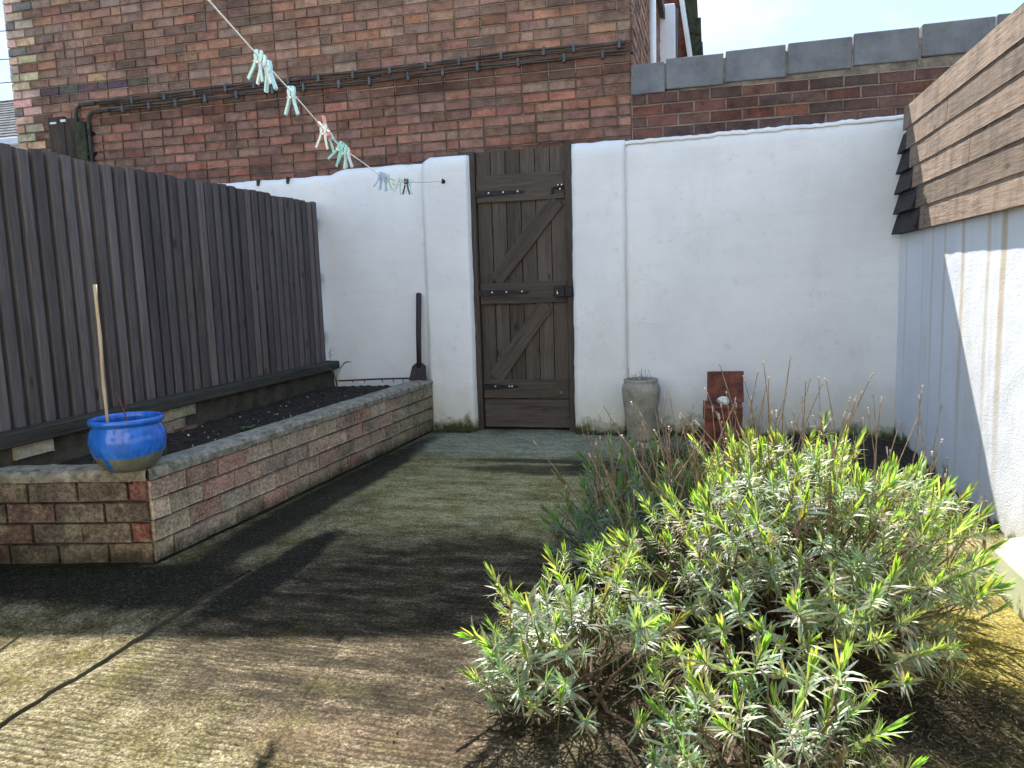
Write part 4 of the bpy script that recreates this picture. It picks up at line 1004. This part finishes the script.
tx, ty = .06, 5.19
def terr(name, lo, hi, label, mat='terracotta', tilt=0., hollow=False):
    c_ = ((lo[0]+hi[0])/2, (lo[1]+hi[1])/2, lo[2]); t_ = thing(name, c_, label, 'brick' if 'brick' in name else 'tile')
    q = MB(); bm = bmesh.new(); bmesh.ops.create_cube(bm, size=1)
    for p in bm.verts: p.co = Vector([(lo[i]+hi[i])/2+p.co[i]*(hi[i]-lo[i]) for i in range(3)])
    bmesh.ops.subdivide_edges(bm, edges=list(bm.edges), cuts=5, use_grid_fill=True)
    for p in bm.verts:
        n_ = Vector((mnoise.noise(p.co*9), mnoise.noise(p.co*9+Vector((5, 0, 0))), mnoise.noise(p.co*9+Vector((0, 5, 0)))))*.005
        p.co += n_; p.co.y += tilt*(p.co.z-lo[2])
    q.bm(bm); return t_, q
for args in (
    ('terracotta_brick', (-.052, 5.05, .0), (.172, 5.30, .066), 'dark red brick at the bottom of the clay stack by the white wall', 'terracotta', 0),
    ('terracotta_brick', (-.056, 5.055, .068), (.176, 5.30, .205), 'dark red clay block in the middle of the stack by the white wall', 'terracotta', 0),
    ('terracotta_tile', (-.064, 5.035, .207), (.178, 5.30, .285), 'red clay slab with a white stone on it, on top of the stacked clay blocks', 'terracotta', 0),
    ('terracotta_tile', (-.040, 5.20, .288), (.190, 5.255, .482), 'upright red clay tile leaning on the white wall, topmost of the clay stack', 'terracotta', .18),
    ('clay_brick', (-.185, 5.32, .0), (-.095, 5.44, .085), 'small orange hollow brick on the ground just left of the clay stack', 'tile_orange', 0)):
    t_, q = terr(*args[:4], tilt=args[5]); q.build('block', args[4], t_)
    if 'stacked' in args[3] or 'middle' in args[3]:
        g = MB(); lo, hi = args[1], args[2]
        g.box((lo[0]-.002, lo[1]-.007, hi[2]-.018), (hi[0]+.002, lo[1]+.01, hi[2]-.002), bev=.003); g.build('lip', 'terracotta', t_)
    if args[0] == 'clay_brick':
        g = MB()
        for zc in (.025, .05, .07): g.box((-.178, 5.312, zc-.006), (-.102, 5.319, zc+.004))
        g.build('groove', 'panel_wood', t_)
bm = bmesh.new(); bmesh.ops.create_icosphere(bm, subdivisions=3, radius=.036)
for p in bm.verts: p.co *= 1+.28*mnoise.noise(p.co*38); p.co.z *= .78; p.co.x *= 1.1
q = MB(); q.bm(bm, Matrix.Translation((.064, 5.115, .312))); tag(q.build('white_stone', 'stone', None, org=(.064, 5.115, .285)), 'white rounded stone sitting on the red clay stack', 'stone')

# ------------------------------------------------------------------ washing line and pegs
LP = [(-.9, -.6, 2.25), (-1.05, .6, 1.98), (-1.161, 1.704, 1.792), (-1.21, 1.948, 1.757), (-1.238, 2.09, 1.738), (-1.271, 2.254, 1.718), (-1.343, 2.614, 1.662), (-1.392, 2.858, 1.640), (-1.511, 3.454, 1.627), (-1.584, 3.821, 1.647), (-1.657, 4.184, 1.688), (-1.78, 4.8, 1.765), (-1.905, 5.44, 1.856), (-1.918, 5.505, 1.862)]
def line_at(y_):
    for a, e in zip(LP[:-1], LP[1:]):
        if a[1] <= y_ <= e[1]: t = (y_-a[1])/(e[1]-a[1]); return Vector(a).lerp(Vector(e), t)
wl = thing('washing_line', LP[-1], 'white washing line stretched from a hook in the white wall towards the top left', 'washing line')
q = MB(); q.tube(LP, .0022, 6); q.build('cord', 'rope', wl, True)
q = MB(); q.tube([(-1.918, 5.54, 1.862), (-1.918, 5.50, 1.862), (-1.915, 5.492, 1.872), (-1.912, 5.50, 1.880)], .004, 6); q.tube([(-1.918, 5.525, 1.862), (-1.918, 5.518, 1.862)], .016, 10); q.build('hook', 'iron', wl)
def make_peg(mat):
    me = []
    for s_ in (-1, 1):
        q = MB()
        # prong: jaw above, leg splayed below (side profile in x-z, thickness along y)
        prof = [(s_*.003, .018), (s_*.010, .016), (s_*.0115, .0), (s_*.0085, -.012), (s_*.0125, -.03), (s_*.021, -.058), (s_*.016, -.062), (s_*.0075, -.034), (s_*.0025, -.014), (s_*.0012, -.002)]
        n = len(prof); th = .0055
        vs = [(x, -th, z) for x, z in prof]+[(x, th, z) for x, z in prof]
        fs = [tuple(range(n)) if s_ > 0 else tuple(range(n))[::-1], tuple(range(n, 2*n))[::-1] if s_ > 0 else tuple(range(n, 2*n))]
        fs += [(i, (i+1) % n, n+(i+1) % n, n+i) if s_ < 0 else (i, n+i, n+(i+1) % n, (i+1) % n) for i in range(n)]
        q.add(vs, fs); me.append(q)
    sp = MB(); sp.tube([(-.011, -.007, -.014), (.011, -.007, -.014)], .0014, 5); sp.tube([(-.011, .007, -.014), (.011, .007, -.014)], .0014, 5); sp.tube([(0, -.009, -.0145), (0, .009, -.0145)], .0032, 8)
    root = thing('clothes_peg', (0, 0, 0), None, None)
    for q in me: q.build('prong', mat, root)
    sp.build('spring', 'bright_metal', root)
    return root
protos = {}
PEGS = [  # y on the line, colour, turn, swing, label
    (2.005, 'peg_aqua', .35, .20, 'pale aqua peg with widest legs, front left of the nearest cluster on the line'),
    (2.035, 'peg_white', .15, .02, 'pale greenish white peg in the middle of the nearest cluster on the line'),
    (2.075, 'peg_aqua', -.25, -.08, 'pale aqua peg at the right back of the nearest cluster on the line'),
    (2.265, 'peg_aqua', .1, .06, 'lone pale aqua peg hanging by itself, second from the top left along the line'),
    (2.585, 'peg_white', .3, .15, 'off-white peg at the left of the cluster halfway along the line'),
    (2.625, 'peg_pink', -.5, 2.6, 'coral pink peg tipped above the cord, halfway along the line'),
    (2.655, 'peg_teal', .3, -.5, 'teal peg swung sideways beside the coral peg halfway along the line'),
    (2.80, 'peg_teal', .3, .55, 'teal peg swung left in the second cluster halfway along the line'),
    (2.845, 'peg_green', .2, .2, 'sage green peg in the middle of the second cluster halfway along the line'),
    (2.885, 'peg_white', -.2, -.05, 'off-white peg at the right of the second cluster halfway along the line'),
    (3.47, 'peg_blue', .9, .35, 'faded blue peg at the left end of the group hanging before the white wall'),
    (3.53, 'peg_blue', .2, .1, 'faded blue peg second from left of the group hanging before the white wall'),
    (3.60, 'peg_green', .1, -.1, 'sage green peg third from left of the group before the white wall'),
    (3.80, 'peg_white', .5, .5, 'thin off-white tilted peg in the middle of the group before the white wall'),
    (3.92, 'peg_green', .3, .3, 'sage green peg just left of the dark one before the white wall'),
    (4.10, 'peg_navy', .1, .05, 'dark navy peg, the only dark one in the group before the white wall'),
    (4.19, 'peg_aqua', .2, .1, 'light aqua peg at the right end of the group before the white wall')]
for y_, mt, turn, swing, lab in PEGS:
    if mt not in protos: protos[mt] = make_peg(mt); o = protos[mt]
    else:
        s_ = protos[mt]; o = s_.copy(); C.objects.link(o)
        for ch in s_.children: c_ = ch.copy(); C.objects.link(c_); c_.parent = o
    o.location = line_at(y_)+Vector((0, 0, -.002)); o.rotation_euler = (0, swing, turn); k = rnd.uniform(1.0, 1.12); o.scale = (k, k, k)
    tag(o, lab, 'clothes peg', 'clothes pegs on the washing line')

# pale blue fallen flower by the small lavender
ff = thing('blue_flower', (-.52, 2.18, .16), 'small pale blue starry flower at the left edge of the small lavender', 'flower')
q = MB()
for k in range(9): a = k*.7; leaf(q, (-.52, 2.18, .155), (math.cos(a), math.sin(a)*.8, .25), (0, 0, 1), .026, .009, (.28, .32, .55), .1)
q.build('petals', 'weed', ff)
q = MB(); q.tube([(-.50, 2.16, .0), (-.515, 2.175, .08), (-.52, 2.18, .155)], .002, 5, (.1, .14, .06)); q.build('stem', 'weed', ff)
